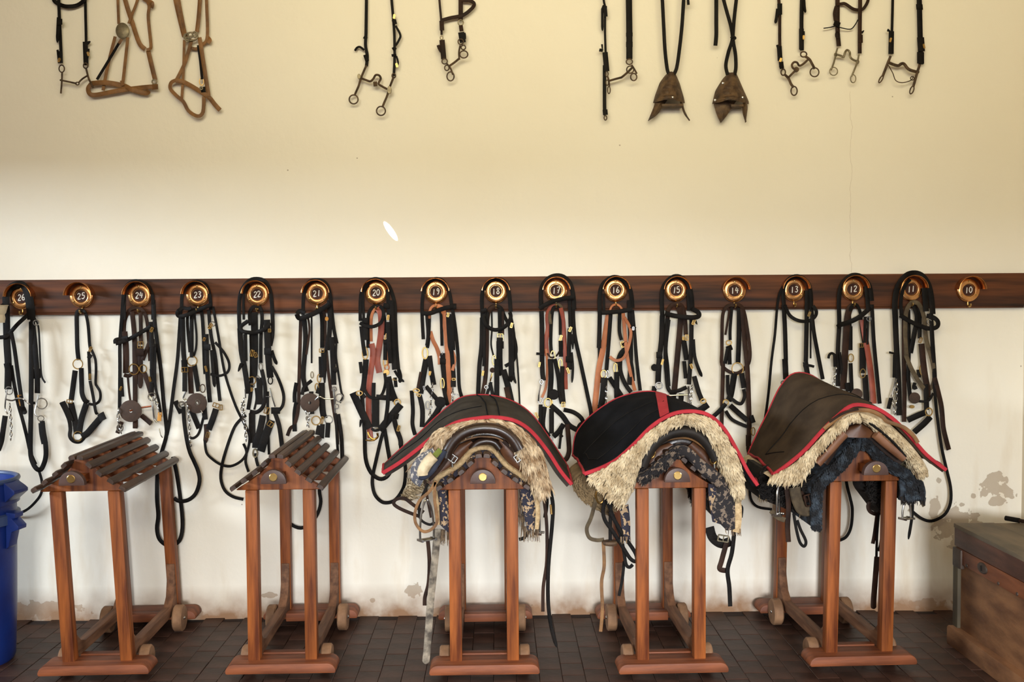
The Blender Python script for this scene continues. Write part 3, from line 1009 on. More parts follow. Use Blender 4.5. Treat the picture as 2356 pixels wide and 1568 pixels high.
halter(19, 'black halter with tan leather straps woven through it under bracket 19', '''
S ld t 6 988,738 989,715 996,704 1008,703 1016,710
S cr k 8 988,724 986,780 983,800
S ld t 9 990,762 996,782 1005,800 1011,820 1012,838
S cr k 7 1005,705 1014,714 1017,795
R rg g 6/13/1.6 978,812
S ch k 14 981,825 973,868 967,905
S ch k 12 988,818 992,850 998,885
B bk s 6/18/20 1017,815
S en k 13 1019,812 1021,850 1028,908
S ld t 11 1006,704 1018,710 1022,730 1027,780 1032,855 1034,892 1031,932
S ld t 7 1024,720 1030,780 1046,822 1041,852
S kp k 13 1012,831 1026,831
R rg g 4/12/1.6 1018,882
S ch k 9 1021,892 1025,912 1030,932
S nb k 9 947,898 950,942 949,975 955,1000
S nb k 11 965,908 972,942 971,982
R rg g 7/4/1.4 958,898
B bk g 10/6/25 963,908
B bk s 4/10/-10 976,892
S nb k 10 980,888 1000,912 1015,930
S nb k 13 1015,930 1000,955 978,983
D dc k 13 1013,925
''')
bridle(19, 'black bridle with twin curb chains above the shaggy fleece on bracket 19', '''
S h k 8 974,780 971,718 973,680 981,654 1000,641 1019,646 1033,670 1039,700 1046,742 1053,805 1055,855 1057,892 1064,918
S h k 6 981,722 984,768 981,795
S ch b 6 968,855 960,898
S ch k 12 1032,722 1035,780 1042,855 1043,890
S ch k 9 1040,722 1043,805
B bk g 5/10/15 1031,724
S bb k 10 970,720 990,720 1012,712 1030,707 1050,706
S kp k 12 1036,704 1050,704
B bk g 4/10/15 989,858
C cc s 7 995,885 991,930 989,955
R br s 4/9/1.5 984,932
C cc s 7 1042,893 1041,930
R br s 8/9/1.4 1049,916
B bk g 8/5/0 1044,872
''')
halter(18, 'black halter with brass buckle and little round tag under bracket 18', '''
S cr b 10 1140,705 1128,711 1121,735 1120,805 1117,868 1110,908
S cr k 8 1121,752 1121,725 1127,709 1140,703 1153,709 1162,730 1175,755 1185,785 1187,810 1180,830 1162,842
S cr k 4 1131,712 1132,755 1130,792 1136,820
S cr k 10 1150,710 1151,770
S cr b 6 1157,716 1157,770
B bk g 14/14/0 1151,774
S en k 14 1150,776 1149,820 1151,864
S kp k 17 1142,793 1159,793
R rg g 4/11/1.4 1137,828
D tg b 6 1133,851
T sn g 3.5 1132,858 1130,868 1128,876
S ch k 12 1143,825 1143,920
S ch k 7 1130,878 1120,908
S ch k 8 1128,880 1134,910
S ch k 14 1158,850 1168,885 1177,925
S ch b 12 1165,890 1172,925
R lk s 4/4/1.2 1119,890
''')
bridle(18, 'black bridle with round looping browband and thin right rein on bracket 18', '''
S rn k 10 1109,730 1108,792 1103,842 1100,910
S rn k 4 1172,705 1182,755 1190,830 1194,892 1196,938
S h k 9 1110,730 1109,680 1117,655 1132,643 1150,642 1166,653 1172,680 1175,717
S h k 7 1114,717 1114,805 1113,842
S bb k 9 1111,725 1117,745 1132,757 1150,757 1167,746 1175,730 1173,718
S ch k 10 1173,735 1175,800 1175,870
S en k 6 1180,768 1181,855 1187,882
S ch k 8 1179,745 1180,800 1178,860
B bk g 5/12/15 1177,748
B bk g 4/12/10 1111,858
S sl k 13 1172,868 1180,874
S kp k 10 1108,716 1120,712
''')
halter(17, 'black halter with rust-red strap and twin noseband loops reaching right under bracket 17', '''
S ld r 11 1281,704 1267,708 1260,726 1261,755 1256,785 1259,818
S ld t 6 1254,795 1258,815 1259,855 1256,890 1247,914
S cr o 7 1267,745 1265,725 1271,705 1282,700 1292,707 1296,730 1295,770
S cr k 8 1281,706 1271,714 1267,780 1269,815
S cr k 7 1281,704 1288,716 1289,770
S ld r 9 1290,708 1296,735 1298,768 1300,810 1301,855 1302,895
B bk g 5/16/20 1290,778
S cs k 10 1290,783 1291,820
R rg g 5/11/1.6 1272,818
R rg g 4/11/1.5 1289,836
S th b 4 1259,812 1268,822 1280,818 1287,808
S ch k 12 1266,825 1268,868 1264,920
S ch k 10 1276,825 1285,868 1288,905 1293,928
S ch k 10 1294,842 1293,880 1297,928
D dc k 12 1274,907
R rg g 8/10/1.6 1261,926
B bk g 4/16/0 1269,928
B bk g 8/12/0 1296,930
S nb k 12 1267,932 1293,955 1310,978 1332,990
S nb k 10 1297,942 1320,948 1338,962 1345,982
S nb k 11 1269,940 1269,997
S nb k 11 1253,935 1249,980 1263,1004
S nb k 12 1297,975 1285,993 1273,1004
S hs b 11 1305,975 1309,1020 1309,1040 1303,1055 1293,1060
S hs k 6 1293,985 1290,1005 1287,1032
R sn s 5/6/1.4 1267,1010
S kp k 8 1288,1005 1294,1000
''')
bridle(17, 'black bridle with browband slanting up across the disc on bracket 17', '''
S rn k 9 1318,705 1322,768 1335,830 1350,900 1360,952 1352,968 1336,975 1330,985
S h k 10 1246,712 1245,668 1256,645 1275,634 1296,636 1312,652 1319,680 1321,712
S ch k 11 1246,715 1247,755 1247,810 1248,855 1251,875
S kp k 6 1234,813 1250,814
S ch k 8 1310,680 1312,752
S ch k 10 1311,755 1309,805 1310,850
S en k 8 1317,768 1318,803
S en k 6 1315,810 1318,845 1316,880
B bk g 5/12/25 1312,757
B bk g 5/14/-20 1307,852
B bk g 4/12/10 1241,838
S kp k 14 1302,826 1318,826
S bb k 10 1241,710 1260,698 1285,689 1322,683
T sh s 4 1245,880 1240,905 1239,922
R br s 5/6/1.5 1243,921
R lk s 4/5/1.4 1246,878
S ch k 9 1244,930 1243,985
B bk g 5/14/-20 1235,955
''')
halter(16, 'black halter with broad tan strap leaning out to the left under bracket 16', '''
S ld t 13 1402,714 1397,742 1387,805 1377,855 1367,955
S ld t 5 1401,722 1407,705 1418,700 1428,706 1432,715
S cr k 9 1405,722 1401,780 1397,830 1395,855
S cr k 8 1426,715 1425,760 1430,782
B bk g 7/14/-10 1432,792
R rg g 6/9/1.6 1389,860
R rg s 3/8/1.4 1398,860
S ch k 15 1391,868 1388,905 1382,940
S ch k 11 1402,868 1418,892 1430,910
S cs k 14 1436,787 1441,800 1429,815 1422,836
S cs k 10 1428,815 1427,850 1437,880 1452,902
R rg g 4/11/1.4 1416,846
S ch k 12 1419,855 1419,915
S ld t 8 1434,720 1437,755 1442,810 1450,855 1461,898
S ld t 7 1437,730 1450,755 1450,780 1437,820 1418,829 1403,820
''')
bridle(16, 'black bridle with level browband and brown rod bit chain on bracket 16', '''
S h k 10 1378,800 1380,730 1380,680 1387,654 1405,639 1422,638 1438,647 1451,670 1455,708
S h k 6 1389,675 1390,716
S ch k 11 1448,690 1450,755 1451,830 1448,885
S rn k 8 1455,712 1460,768 1465,830 1473,898
S rn k 9 @2.8 1380,700 1379,760 1380,830 1378,880
B bk s 4/8/0 1457,755
S kp k 8 1452,750 1462,756
S en k 8 1452,830 1460,876
S bb k 10 1384,719 1400,718 1425,716 1455,711
C cc s 5 1395,890 1395,930
S en k 8 1378,930 1384,940
''')
halter(15, 'dark halter with a long chestnut strap hanging straight under bracket 15', '''
S cr b 10 1536,735 1537,715 1546,702 1560,699 1571,708 1576,735 1578,770
S ld b 13 1562,706 1566,728 1564,760 1560,805 1551,905
S cr k 9 1535,732 1531,805 1533,855 1537,892 1546,903
S cr k 6 1540,735 1533,800 1537,842 1540,888
S cs k 12 1572,775 1580,828
B bk g 8/14/0 1580,776
B bk g 4/8/0 1572,778
S nb k 9 1540,902 1562,898 1580,890
S nb k 13 1549,905 1550,928
S nb k 12 1568,905 1565,938
S ch k 9 1574,830 1578,870
''')
bridle(15, 'black bridle with steel bar bit laid above the black cover on bracket 15', '''
S h k 10 1524,730 1523,675 1532,650 1550,636 1568,638 1584,654 1591,680 1593,712
S ch k 12 1524,725 1522,780 1517,822
S h k 10 1584,665 1586,714
S ch k 10 1591,735 1590,805 1585,884
S en k 8 1595,780 1598,818 1606,845 1615,866
S ch k 11 1597,865 1607,900 1616,922
S ch k 13 1518,818 1515,855 1514,882
S sl k 12 1502,842 1515,846
D dc k 8 1506,845
B bk g 4/14/15 1524,832
S ch k 11 1506,888 1504,905
S kp k 14 1510,816 1524,816
B bk g 6/14/20 1596,740
B bk g 5/12/-20 1591,842
S en k 6 1598,735 1604,746
S bb k 11 1530,720 1552,726 1590,730 1607,727 1606,718 1592,710
R br s 8/8/1.5 1516,887
T bt s 4 1508,902 1516,903 1517,909 1530,910 1555,909 1582,908
T sh s 5 1584,888 1585,910 1584,938
C cc s 6 1592,890 1589,932
S nb k 15 1629,930 1612,942 1600,948
R rg g 6/5/1.5 1618,922
''')
halter(14, 'brown halter with long looped lead strap hanging alone under bracket 14', '''
S ch k 11 1701,708 1700,780 1698,836
S cs k 7 1684,706 1680,755 1680,782
S cs b 5 1678,712 1675,735 1669,770
S ld b 9 1664,830 1662,905 1660,990
S ld b 11 1708,708 1713,780 1719,842 1722,905 1724,980 1722,1022
S ld b 8 1690,702 1678,702 1667,712 1662,735 1661,805 1661,838 1677,854 1697,858 1715,845 1724,830 1725,800 1717,742 1710,712 1700,701 1690,702
S sl k 11 1699,812 1698,836
R rg g 13/14/1.3 1697,848
R rg g 6/5/1.4 1677,788
S sl k 14 1676,795 1680,806
S cs k 9 1678,800 1679,838
S cs k 9 1675,800 1668,836
S ch k 14 1690,858 1682,905 1676,922
S ch k 12 1706,858 1712,892
S th k 8 1674,862 1676,905 1690,922 1705,928 1713,912 1711,895
S nb k 10 1670,928 1655,945 1634,964
R rg g 6/6/1.5 1670,925
S nb k 12 1680,932 1700,950 1720,967
S nb k 8 1670,945 1685,965 1719,981
S kp k 10 1728,955 1734,972
R rg g 4/9/1.3 1733,992
S sl b 12 1722,1000 1722,1026
S en b 8 1721,1025 1720,1042
''')
bridle(13, 'plain black bridle with swinging browband above the brown cover on bracket 13', '''
S rn k 6 1806,652 1794,674 1788,708 1783,768 1775,830 1768,905 1758,975 1740,1060 1727,1110 1727,1145 1743,1165 1776,1171
S h k 9 1804,704 1802,670 1809,648 1825,636 1843,637 1860,652 1866,680 1866,712
S ch k 10 1803,700 1806,755 1808,828
S sl k 13 1806,825 1807,845 1808,872
S h k 10 1857,668 1856,730 1854,832
S rn k 4 1865,735 1865,824
S rn k 9 1867,712 1872,760 1880,805 1893,872
S bb k 8 1806,702 1817,725 1837,737 1860,738 1875,728 1878,715 1870,703
B bk g 5/12/20 1862,722
S kp k 6 1848,842 1860,840 1873,843
S sl k 12 1853,832 1858,862
R br s 4/4/1.3 1801,880
S rn k 7 1945,1080 1948,1112 1956,1145 1961,1172 1958,1211 1947,1234 1930,1243
''')
halter(12, 'dark halter with broad brown and chestnut straps under bracket 12', '''
S ld b 15 1964,702 1955,710 1949,735 1946,780 1942,855 1940,895
S cr k 7 1956,750 1955,717 1962,702 1972,702 1980,722 1982,755 1988,792
S cr k 9 1957,750 1957,805
R rg g 6/9/1.4 1958,823
S ch k 9 1957,835 1960,908
S ch k 15 1985,790 1985,858
B bk g 10/10/0 1982,794
R rg g 6/10/1.5 1985,858
S ld r 13 1984,735 1990,772 1996,805 2005,868 2010,928
S ch k 13 1990,862 1994,922
S cs k 12 1950,880 1952,900
D dc d 13 1971,906
''')
bridle(12, 'black bridle with browband rising to the right and curled strap tip on bracket 12', '''
S h k 10 1928,888 1928,805 1931,742 1930,692 1935,658 1950,638 1967,632 1986,638 2001,658 2006,692
S rn k 9 2006,700 2010,780 2017,855 2024,928
S h k 10 1993,658 1998,714
S ch k 7 1991,728 1989,788
S ch k 5 1997,728 1996,792
R rg s 5/5/1.3 1999,733
S bb k 11 1932,747 1955,740 1977,729 2003,707
T en k 6 1906,824 1908,816 1914,812 1922,817
S ch k 9 1921,815 1922,843
C cc s 6 1923,848 1918,882
S ch k 6 1932,810 1936,845 1934,860
S kp k 10 1927,745 1934,752
''')
halter(11, 'dark halter with olive webbing loop and brass buckle under bracket 11', '''
S cr b 10 2098,700 2085,708 2080,730 2080,830 2081,905 2080,970
S cr k 9 2090,712 2091,805 2090,868 2095,920
S cs k 11 2102,702 2110,730 2103,770 2095,812
S cr k 9 2116,708 2116,778
B bk g 7/13/20 2118,782
S en b 14 2120,790 2127,855 2138,914
R rg g 4/11/1.4 2120,850
S ch k 9 2113,850 2115,868
S ch k 12 2130,868 2132,942
S ld o 10 2086,822 2083,780 2084,725 2092,702 2102,695 2115,701 2126,730 2131,780 2145,830 2150,868 2143,890 2130,895 2118,883 2098,850 2084,816
D dc d 13 2104,915
D dc g 6/4 2098,935
S nb k 14 2088,966 2112,955 2132,947
S nb k 14 2103,994 2125,975 2141,958
R rg g 8/9/1.6 2137,947
S th k 6 2113,922 2135,922 2147,904
S ch k 8 2105,880 2102,892 2110,890
''')
bridle(11, 'black bridle with out-swung browband and trailing pointed rein on bracket 11', '''
S rn k 7 2149,880 2152,915 2156,955 2166,1026 2177,1076 2187,1120 2187,1155 2176,1180 2158,1193 2138,1198 2117,1190 2095,1172
S rn b 11 2150,868 2157,895 2166,935 2170,980 2176,1008 2183,1034
S h k 13 2069,955 2067,880 2063,805 2060,735 2059,692 2066,658 2084,634 2105,628 2124,636 2138,660 2144,695 2146,722
S h k 8 2074,728 2073,690 2080,660 2094,642
S h k 13 2127,662 2131,716
S ch k 10 2142,720 2145,780 2150,855 2151,884
S bb k 10 2071,725 2100,742 2135,755 2155,752 2158,740 2148,730 2132,726
R rg s 5/5/1.3 2138,740
S kp k 5 2046,810 2059,813
S ch k 7 2058,815 2057,868
T sh s 4 2062,870 2057,890 2052,910
C cc s 7 2063,885 2061,920 2058,948
C cc s 6 2052,912 2054,930 2060,948
S cs k 9 2050,915 2044,940
''')

# ---- upper row, running up out of the frame
U = lambda label, text, nm='headstall', cat='headstall', grp=UG: tack(nm, label, cat, text, grp, 2.2, .12)
U('black headstall with a jointed snaffle bit, leftmost of the upper row', '''
S ch k 7 135,0 137,49 140,114 141,145
S ch k 6 196,0 198,92 197,150
S bb k 9 122,-6 127,4 141,12 157,15 178,12 194,0 198,-10
S en k 8 135,40 134,60 132,98
S sl k 11 136,118 139,145
S en k 5 132,115 135,124
S sl k 11 196,96 198,150
S en k 7 200,100 208,95
S en k 6 203,112 202,135
B bk g 4/9/20 136,138
B bk g 4/9/-20 203,124
R br i 6/8/1.4 142,158
T sh i 4 143,165 142,190 140,215
T bt i 4 138,184 158,188 176,192
R lk i 4/3/1.2 178,192
T bt i 4 180,191 190,181 203,173
R br i 5/6/1.4 197,151
T sh i 4.5 198,157 204,180 210,192 214,202
S kp k 13 131,50 143,50
''')
U('old tan leather headstall with a round pewter concho', '''
S ch y 6 271,0 273,55
S ch y 10 288,0 304,51 320,98 334,113
S ch y 6 316,0 305,30 296,54
S ch y 7 339,0 343,16 341,41 347,102 344,113 337,114
S kp y 9 341,3 350,7 348,18
S ch y 10 341,117 347,143 357,184
S ch y 7 265,84 255,122 244,170 237,208
S ch k 6 278,92 253,134 223,183
S ch y 7 294,86 288,143 282,196
S nb y 10 211,192 203,203 207,216 223,218 263,210 304,204 340,200 361,199
S nb y 11 211,192 243,190 284,197 304,206 335,214 342,208
S kp y 12 274,93 280,97
D cn p 15/18 282,71
R rg p 5/5/1.6 355,188
S sl y 12 350,200 363,199
S sl y 8 280,185 283,197
''')
U('tan leather headstall with open metal plate and hanging chin strap', '''
S ch y 10 404,0 418,61 424,84
S ch y 6 412,0 421,50 428,84
S ch y 9 460,0 457,40 453,74
S ch y 7 475,0 477,82 467,102 453,112 439,110
S kp y 10 476,86 482,92 478,99
S ch y 6 424,92 422,163 418,228
S ch y 8 441,90 426,143 406,184
S ch k 6 456,104 461,140 465,182
S ch y 9 459,86 471,163 480,222
R rg g 5/8/1.3 464,188
S nb y 8 406,184 394,190 392,204 406,220 422,234 434,255 455,267 467,257 469,222
S nb y 10 405,185 426,190 467,214 483,226 494,240 506,253
R cn p 14/9/2 440,84
R lk p 5/6/1.6 428,84
R lk p 5/6/1.6 438,81
R lk p 5/6/1.6 448,79
R lk p 4/5/1.6 431,91
R lk p 3/3/1.6 463,203
S sl k 10 467,200 468,212
''')
U('dark headstall with a tall-port curb bit and two big rings', '''
S ch k 7 843,0 842,74 841,104 845,129 843,152
S ch k 6 901,0 904,33 907,74 908,129 906,175
S kp k 7 837,85 844,89
T en k 5 817,116 821,110 828,108 838,115
S sl k 9 840,126 845,140
S sl k 10 906,45 909,56
B bk g 4/10/10 907,38
S en k 5 910,59 921,80 918,92 910,106
S en k 4 912,129 916,144 912,155
S sl k 9 905,108 909,115
S sl k 11 906,124 907,130
B bk g 4/9/-15 913,150
T sh i 5 843,150 832,176 826,195 823,203 818,214 816,220
R br i 10/10/1.6 813.6,228.5
T bt i 5 831,180 842,184 852,187 859,181 863,174 867,172 873,174 876,181 871,192 878,198 891,205
S rl i 9 863,188 864,198
T sh i 5 906,176 900,192 897,200 890,222 884,236 880,246
R br i 10/10/1.6 876.5,255
D bo p 5/9 896,207
D bo p 4/6 826,176
R br i 4/5/1.4 906,174
''')
U('brown headstall with looping red-brown browband and small ring bit', '''
S ch b 5 1011,0 1015,46 1016,80
S ch b 10 1060,0 1060,48
S bb b 8 1015,47 1037,41 1065,35 1085,20 1091,9 1082,2 1062,0
R rg p 6/6/1.3 1060,52
S sl b 9 1060,58 1062,72
S sl b 10 1016,48 1017,70
S kp b 12 1012,61 1021,61
R rg p 3/4/1.2 1016,87
S sl b 12 1017,92 1021,136
S en b 7 1008,104 1013,120
S sl k 14 1061,74 1065,98
S en k 8 1067,76 1071,90
R br i 6/6/1.4 1023,141
R br i 5/6/1.4 1028,156
T sh i 4 1028,146 1037,158 1042,172
R br i 8/10/1.5 1036.5,175.5
T bt i 5 1032,153 1045,144 1056,135
R br i 6/6/1.4 1060,96
R br i 5/5/1.4 1066,109
R br i 9/8/1.5 1067,125
T sh i 4 1059,104 1056,120 1057,137
''')
U('black headstall with a long dangling strap and jointed ring bit', '''
S ch k 5 1389,0 1392,20 1392,77 1394,134
S hs k 8 1391,150 1391,249 1393,264
S en k 6 1386,20 1386,45 1386,71
S kp k 10 1385,16 1395,20
S sl k 8 1392,14 1394,38
S kp k 7 1379,115 1387,116
S en k 4 1385,102 1386,114
S sl k 12 1392,120 1396,164
S hs k 14 1447,0 1448,77 1448,136
S sl k 15 1448,75 1448,84
S sl k 15 1448,96 1448,108
S sl k 11 1392,252 1393,264
R rg i 3/5/1.3 1393,271
R lk i 3/6/1.2 1396,170
R lk i 3/6/1.2 1397,190
T bt i 5 1401,186 1415,182 1430,178
T bt i 5 1430,178 1442,168 1457,153
T sh i 4 1398,176 1401,186 1402,200
R br i 3/8/1.3 1401,207
R br i 7/6/1.4 1448,142
R br i 8/8/1.4 1450,160
R br i 7/8/1.5 1458,177
T sh i 4 1453,149 1459,158 1465,169
''')
U('black headstall with a curb bit twisted up to the right', '''
S ch b 7 1792,0 1794,28 1794,93 1796,155
S ch k 9 1845,0 1844,56 1845,116
S en k 6 1850,0 1851,16 1853,29
S sl k 11 1794,8 1794,34
S en k 7 1789,20 1787,38 1784,54
S sl k 11 1793,106 1795,140
S en k 5 1788,103 1791,118
S sl k 11 1844,66 1844,114
S en k 5 1849,72 1850,88
S sl k 10 1797,142 1799,158
B bk g 4/9/20 1796,138
B bk g 3/9/0 1849,86
R br i 5/7/1.6 1802,166
T sh i 6 1805,171 1814,180 1820,193 1826,201
R br i 7/10/1.6 1827,209
T bt i 5 1814,178 1822,170 1830,161 1824,156 1822,149 1827,143 1834,144 1839,151 1848,147 1860,136
D rl i 6 1832,160
R br i 7/6/1.6 1849,125
T sh i 6 1853,130 1862,136 1868,146 1874,158
R br i 10/10/1.5 1874,166
''')
U('dark headstall with pale curb bit and a stray wire across it', '''
S ch b 10 1927,0 1927,65 1930,106
S ch b 5 1923,14 1919,30 1921,48
S ch b 9 1979,0 1978,75 1978,123
S bb b 7 1924,11 1935,9 1945,9 1964,21 1983,22 1994,9 1999,-6
T wr k 2.4 1895,65 1910,63 1923,60 1936,64 1957,67 1968,56 1974,45
S kp k 12 1919,52 1932,58
S en k 5 1982,76 1988,70
S sl b 10 1980,80 1980,98
R rg b 5/8/1 1927,80
T sh p 4 1927,110 1924,120 1923,126 1918,145 1912,161
R br p 9/9/1.2 1918,164
T bt p 5 1923,125 1934,128 1941,131 1944,121 1949,115 1955,120 1956,131 1964,138 1973,141
T sh p 4 1976,125 1973,141 1966,160 1959,176
R br p 6/9/1.2 1963,181
R br p 3/4/1.2 1973,142
R br p 3/4/1.2 1923,126
''')
U('black headstall with a smooth curb bit and drooping thin wire, rightmost of the upper row', '''
S ch k 6 2054,0 2052,75 2050,124
S ch k 12 2115,0 2116,40 2117,84 2119,148
S sl k 12 2051,72 2050,124
S en k 6 2042,69 2048,72
S sl k 15 2115,10 2116,22
S sl k 16 2118,86 2120,118
S sl k 16 2118,120 2118,146
B bk g 3/10/15 2049,92
B bk g 3/10/-15 2126,106
T sh i 6 2049,129 2041,149 2036,162 2031,175
R br i 3/9/1.5/30 2027,182
T bt i 7 2045,144 2057,149 2067,151 2073,147 2080,147 2089,158 2100,163 2113,166
T sh i 6 2116,149 2110,168 2105,186 2101,200
R br i 4/9/1.5/20 2098,207
T wr i 2.2 2044,150 2054,168 2061,185 2076,190 2095,185 2102,175
R lk i 4/4/1.2 2099,180
''')

# ---- carved stirrups hung by their leathers
def carved(label, straps, left, right, li, ri, tread, rivets):
    """left / right: outer outlines from the top down; li / ri: opening outlines, top down"""
    t = thing('carved_stirrup', label, 'stirrup', W(left[0][0], left[0][1], 0), 'hooded wooden stirrups')
    for wd, pts in straps:
        q = [tuple(map(float, p.split(','))) for p in pts.split()]
        if q[0][1] <= 2 and q[0][1] < q[1][1]: q = [(q[0][0] - (q[1][0] - q[0][0]) * .6, q[0][1] - (q[1][1] - q[0][1]) * .6)] + q
        MB().strap(smooth_pts([W(x, y, 4.2 + .5 * math.sin(i)) for i, (x, y) in enumerate(q)], 6), wd / PXM, .005).build('stirrup_leather', MAT['k'], t)
    ytop = li[0][1]
    def xat(pts, yy):
        for p, q_ in zip(pts, pts[1:]):
            if p[1] <= yy <= q_[1]: return p[0] + (q_[0] - p[0]) * (yy - p[1]) / max(1e-6, q_[1] - p[1])
        return pts[-1][0] if yy > pts[-1][1] else pts[0][0]
    mb = MB(); rows = []
    n, m = 16, 14
    y0 = max(left[0][1], right[0][1])
    for i in range(n + 1):
        v = i / n; y = y0 + (ytop + 3 - y0) * v
        l, r = xat(left, y), xat(right, y)
        row = []
        for j in range(m + 1):
            u = j / m
            yy = y - 9 * v ** 3 * math.sin(PI * u)
            row.append(W(l + (r - l) * u, yy, 1.6 + 7.4 * math.sin(PI * u) ** .7 * min(1, .3 + v * 1.0) + .35 * math.sin(v * 40 + 6 * abs(u - .5))))
        rows.append(row)
    mb.grid(rows).build('hood', m_carved, t, solid=-.008, smooth=60)
    # horns as solid curved blades
    for o_, i_ in ((left, [(li[0][0], ytop - 4)] + li[1:]), (right, [(ri[0][0], ytop - 4)] + ri[1:])):
        oo = [(xat(o_, ytop - 4), ytop - 4)] + [q_ for q_ in o_ if q_[1] > ytop + 2]
        A = resample(smooth_pts([W(x, y, 3.5) for x, y in oo], 5), 12)
        B_ = resample(smooth_pts([W(x, y, 3.5) for x, y in i_], 5), 12)
        mb = MB(); rs = []
        for k in range(12):
            a, b = A[k], B_[k]
            m_ = (a + b) / 2
            rs.append([a, m_ + Vector((0, -.016, 0)), b, m_ + Vector((0, .012, 0))])
        mb.rings(rs).build('horn', m_carved, t, smooth=60)
    (xa, ya), (xb, yb_) = tread
    c = (W(xa, ya, 3) + W(xb, yb_, 3)) / 2
    MB().box(c + Vector((0, 0, .004)), ((W(xb, yb_, 3) - W(xa, ya, 3)).length + .006, .06, .012)).build('tread', m_carved, t, bevel=.002)
    # back board closing the hood behind the tread
    for x, y in rivets:
        MB().lathe(W(x, y, 9.3), [(.0001, -.004), (.005, -.003), (.006, .004)], 10, 'y').build('rivet', MAT['s'], t)
carved('carved wooden stirrup facing the front, horns spread, hanging from a long V of strap',
       [(8, '1524,0 1527,60 1530,115 1535,158 1540,172'), (8, '1573,0 1569,60 1563,115 1557,155 1550,172'), (6, '1583,0 1584,11')],
       [(1542, 167), (1531, 178), (1521, 192), (1510, 222), (1503, 248), (1491, 277)], [(1548, 167), (1554, 178), (1560, 192), (1570, 226), (1575, 252), (1587, 277)],
       [(1536, 234), (1524, 246), (1512, 264), (1492, 278)], [(1563, 234), (1568, 246), (1574, 263), (1586, 278)], ((1522, 246), (1568, 246)), [(1548, 224)])
carved('carved wooden stirrup turned to the side, hung from crossed straps bound with a knot',
       [(9, '1648,0 1648,50 1648,80 1646,105'), (8, '1665,0 1673,30 1682,62 1685,90 1676,120 1670,150 1674,172'), (8, '1694,0 1690,35 1687,70 1687,95 1692,125 1693,155 1690,172'), (5, '1681,88 1687,84 1692,88 1684,92')],
       [(1680, 169), (1665, 184), (1649, 210), (1642, 239), (1650, 266), (1657, 281)], [(1690, 169), (1697, 184), (1706, 205), (1719, 234), (1720, 250), (1716, 281)],
       [(1694, 236), (1684, 247), (1672, 266), (1659, 282)], [(1710, 236), (1708, 247), (1709, 262), (1715, 282)], ((1680, 247), (1706, 247)), [(1709, 224), (1664, 191), (1646, 230)])

# ------------------------------------------------------------------ saddlery on the three racks
def prof(px, Y, n, k=6):
    return resample(smooth_pts([P(x, y, Y) for x, y in px], k), n)
def arch(outer, inner, Y0, Y1, bulge=.012, n=44):
    """solid arch between two outlines, rounded towards the viewer, running back to Y1"""
    A, B = prof(outer, Y0, n), prof(inner, Y0, n)
    mb = MB(); rs = []
    for a, b in zip(A, B):
        ring = [Vector((a.x, Y1, a.z)), a.copy()]
        for v in (.2, .5, .8):
            m = a.lerp(b, v); m.y -= bulge * math.sin(PI * v) ** .6
            ring.append(m)
        ring += [b.copy(), Vector((b.x, Y1, b.z))]
        rs.append(ring)
    return mb.rings(rs)
def tufts(parent, name, mat, outer, inner, Y0, n, ln, wd, seed, Y1=None, part=(0, 1), out_top=.15, droop=.8, vr=(0, 1), bulge=.012, wild=.3):
    rr = random.Random(seed); N = 80
    A, B = prof(outer, Y0, N), prof(inner, Y0, N)
    top = max(range(N), key=lambda i: A[i].z)
    mb = MB()
    for _ in range(n):
        u = part[0] + (part[1] - part[0]) * rr.random(); i = min(N - 2, int(u * (N - 1)))
        v = vr[0] + (vr[1] - vr[0]) * rr.random()
        p = A[i].lerp(B[i], v)
        tan = (A[i + 1] - A[i]).normalized()
        if i < top: tan = -tan
        y = -bulge * math.sin(PI * v) ** .6
        if Y1 and v > .9: y = rr.random() * (Y1 - Y0) * .5
        p = p + Vector((0, y, 0))
        inw = (B[i] - A[i]).normalized()
        d = tan * droop + Vector((0, -.55, -.25)) + inw * rr.uniform(-.15, .35) + Vector((rr.uniform(-wild, wild), rr.uniform(-.2, .2), rr.uniform(-wild, wild * .8)))
        d.normalize()
        d2 = (d + Vector((rr.uniform(-.3, .3), .1, -.7))).normalized()
        L_ = ln * rr.uniform(.6, 1.25); w = wd * rr.uniform(.7, 1.3)
        q0, q1, q2, q3 = p, p + d * L_ * .38, p + d * L_ * .62 + d2 * L_ * .12, p + d * L_ * .7 + d2 * L_ * .42
        a = d.cross(Vector((rr.uniform(-1, 1), 1, rr.uniform(-1, 1)))).normalized(); b = d.cross(a)
        rs = []
        for q, k in ((q0, .9), (q1, 1.0), (q2, .7), (q3, .12)):
            rs.append([q + (a * math.cos(f) + b * math.sin(f)) * w * k for f in (0, 2.1, 4.2)])
        mb.rings(rs, cap=False)
    o = mb.build(name, mat, parent, smooth=120)
    o['kind'] = 'stuff'
    return o
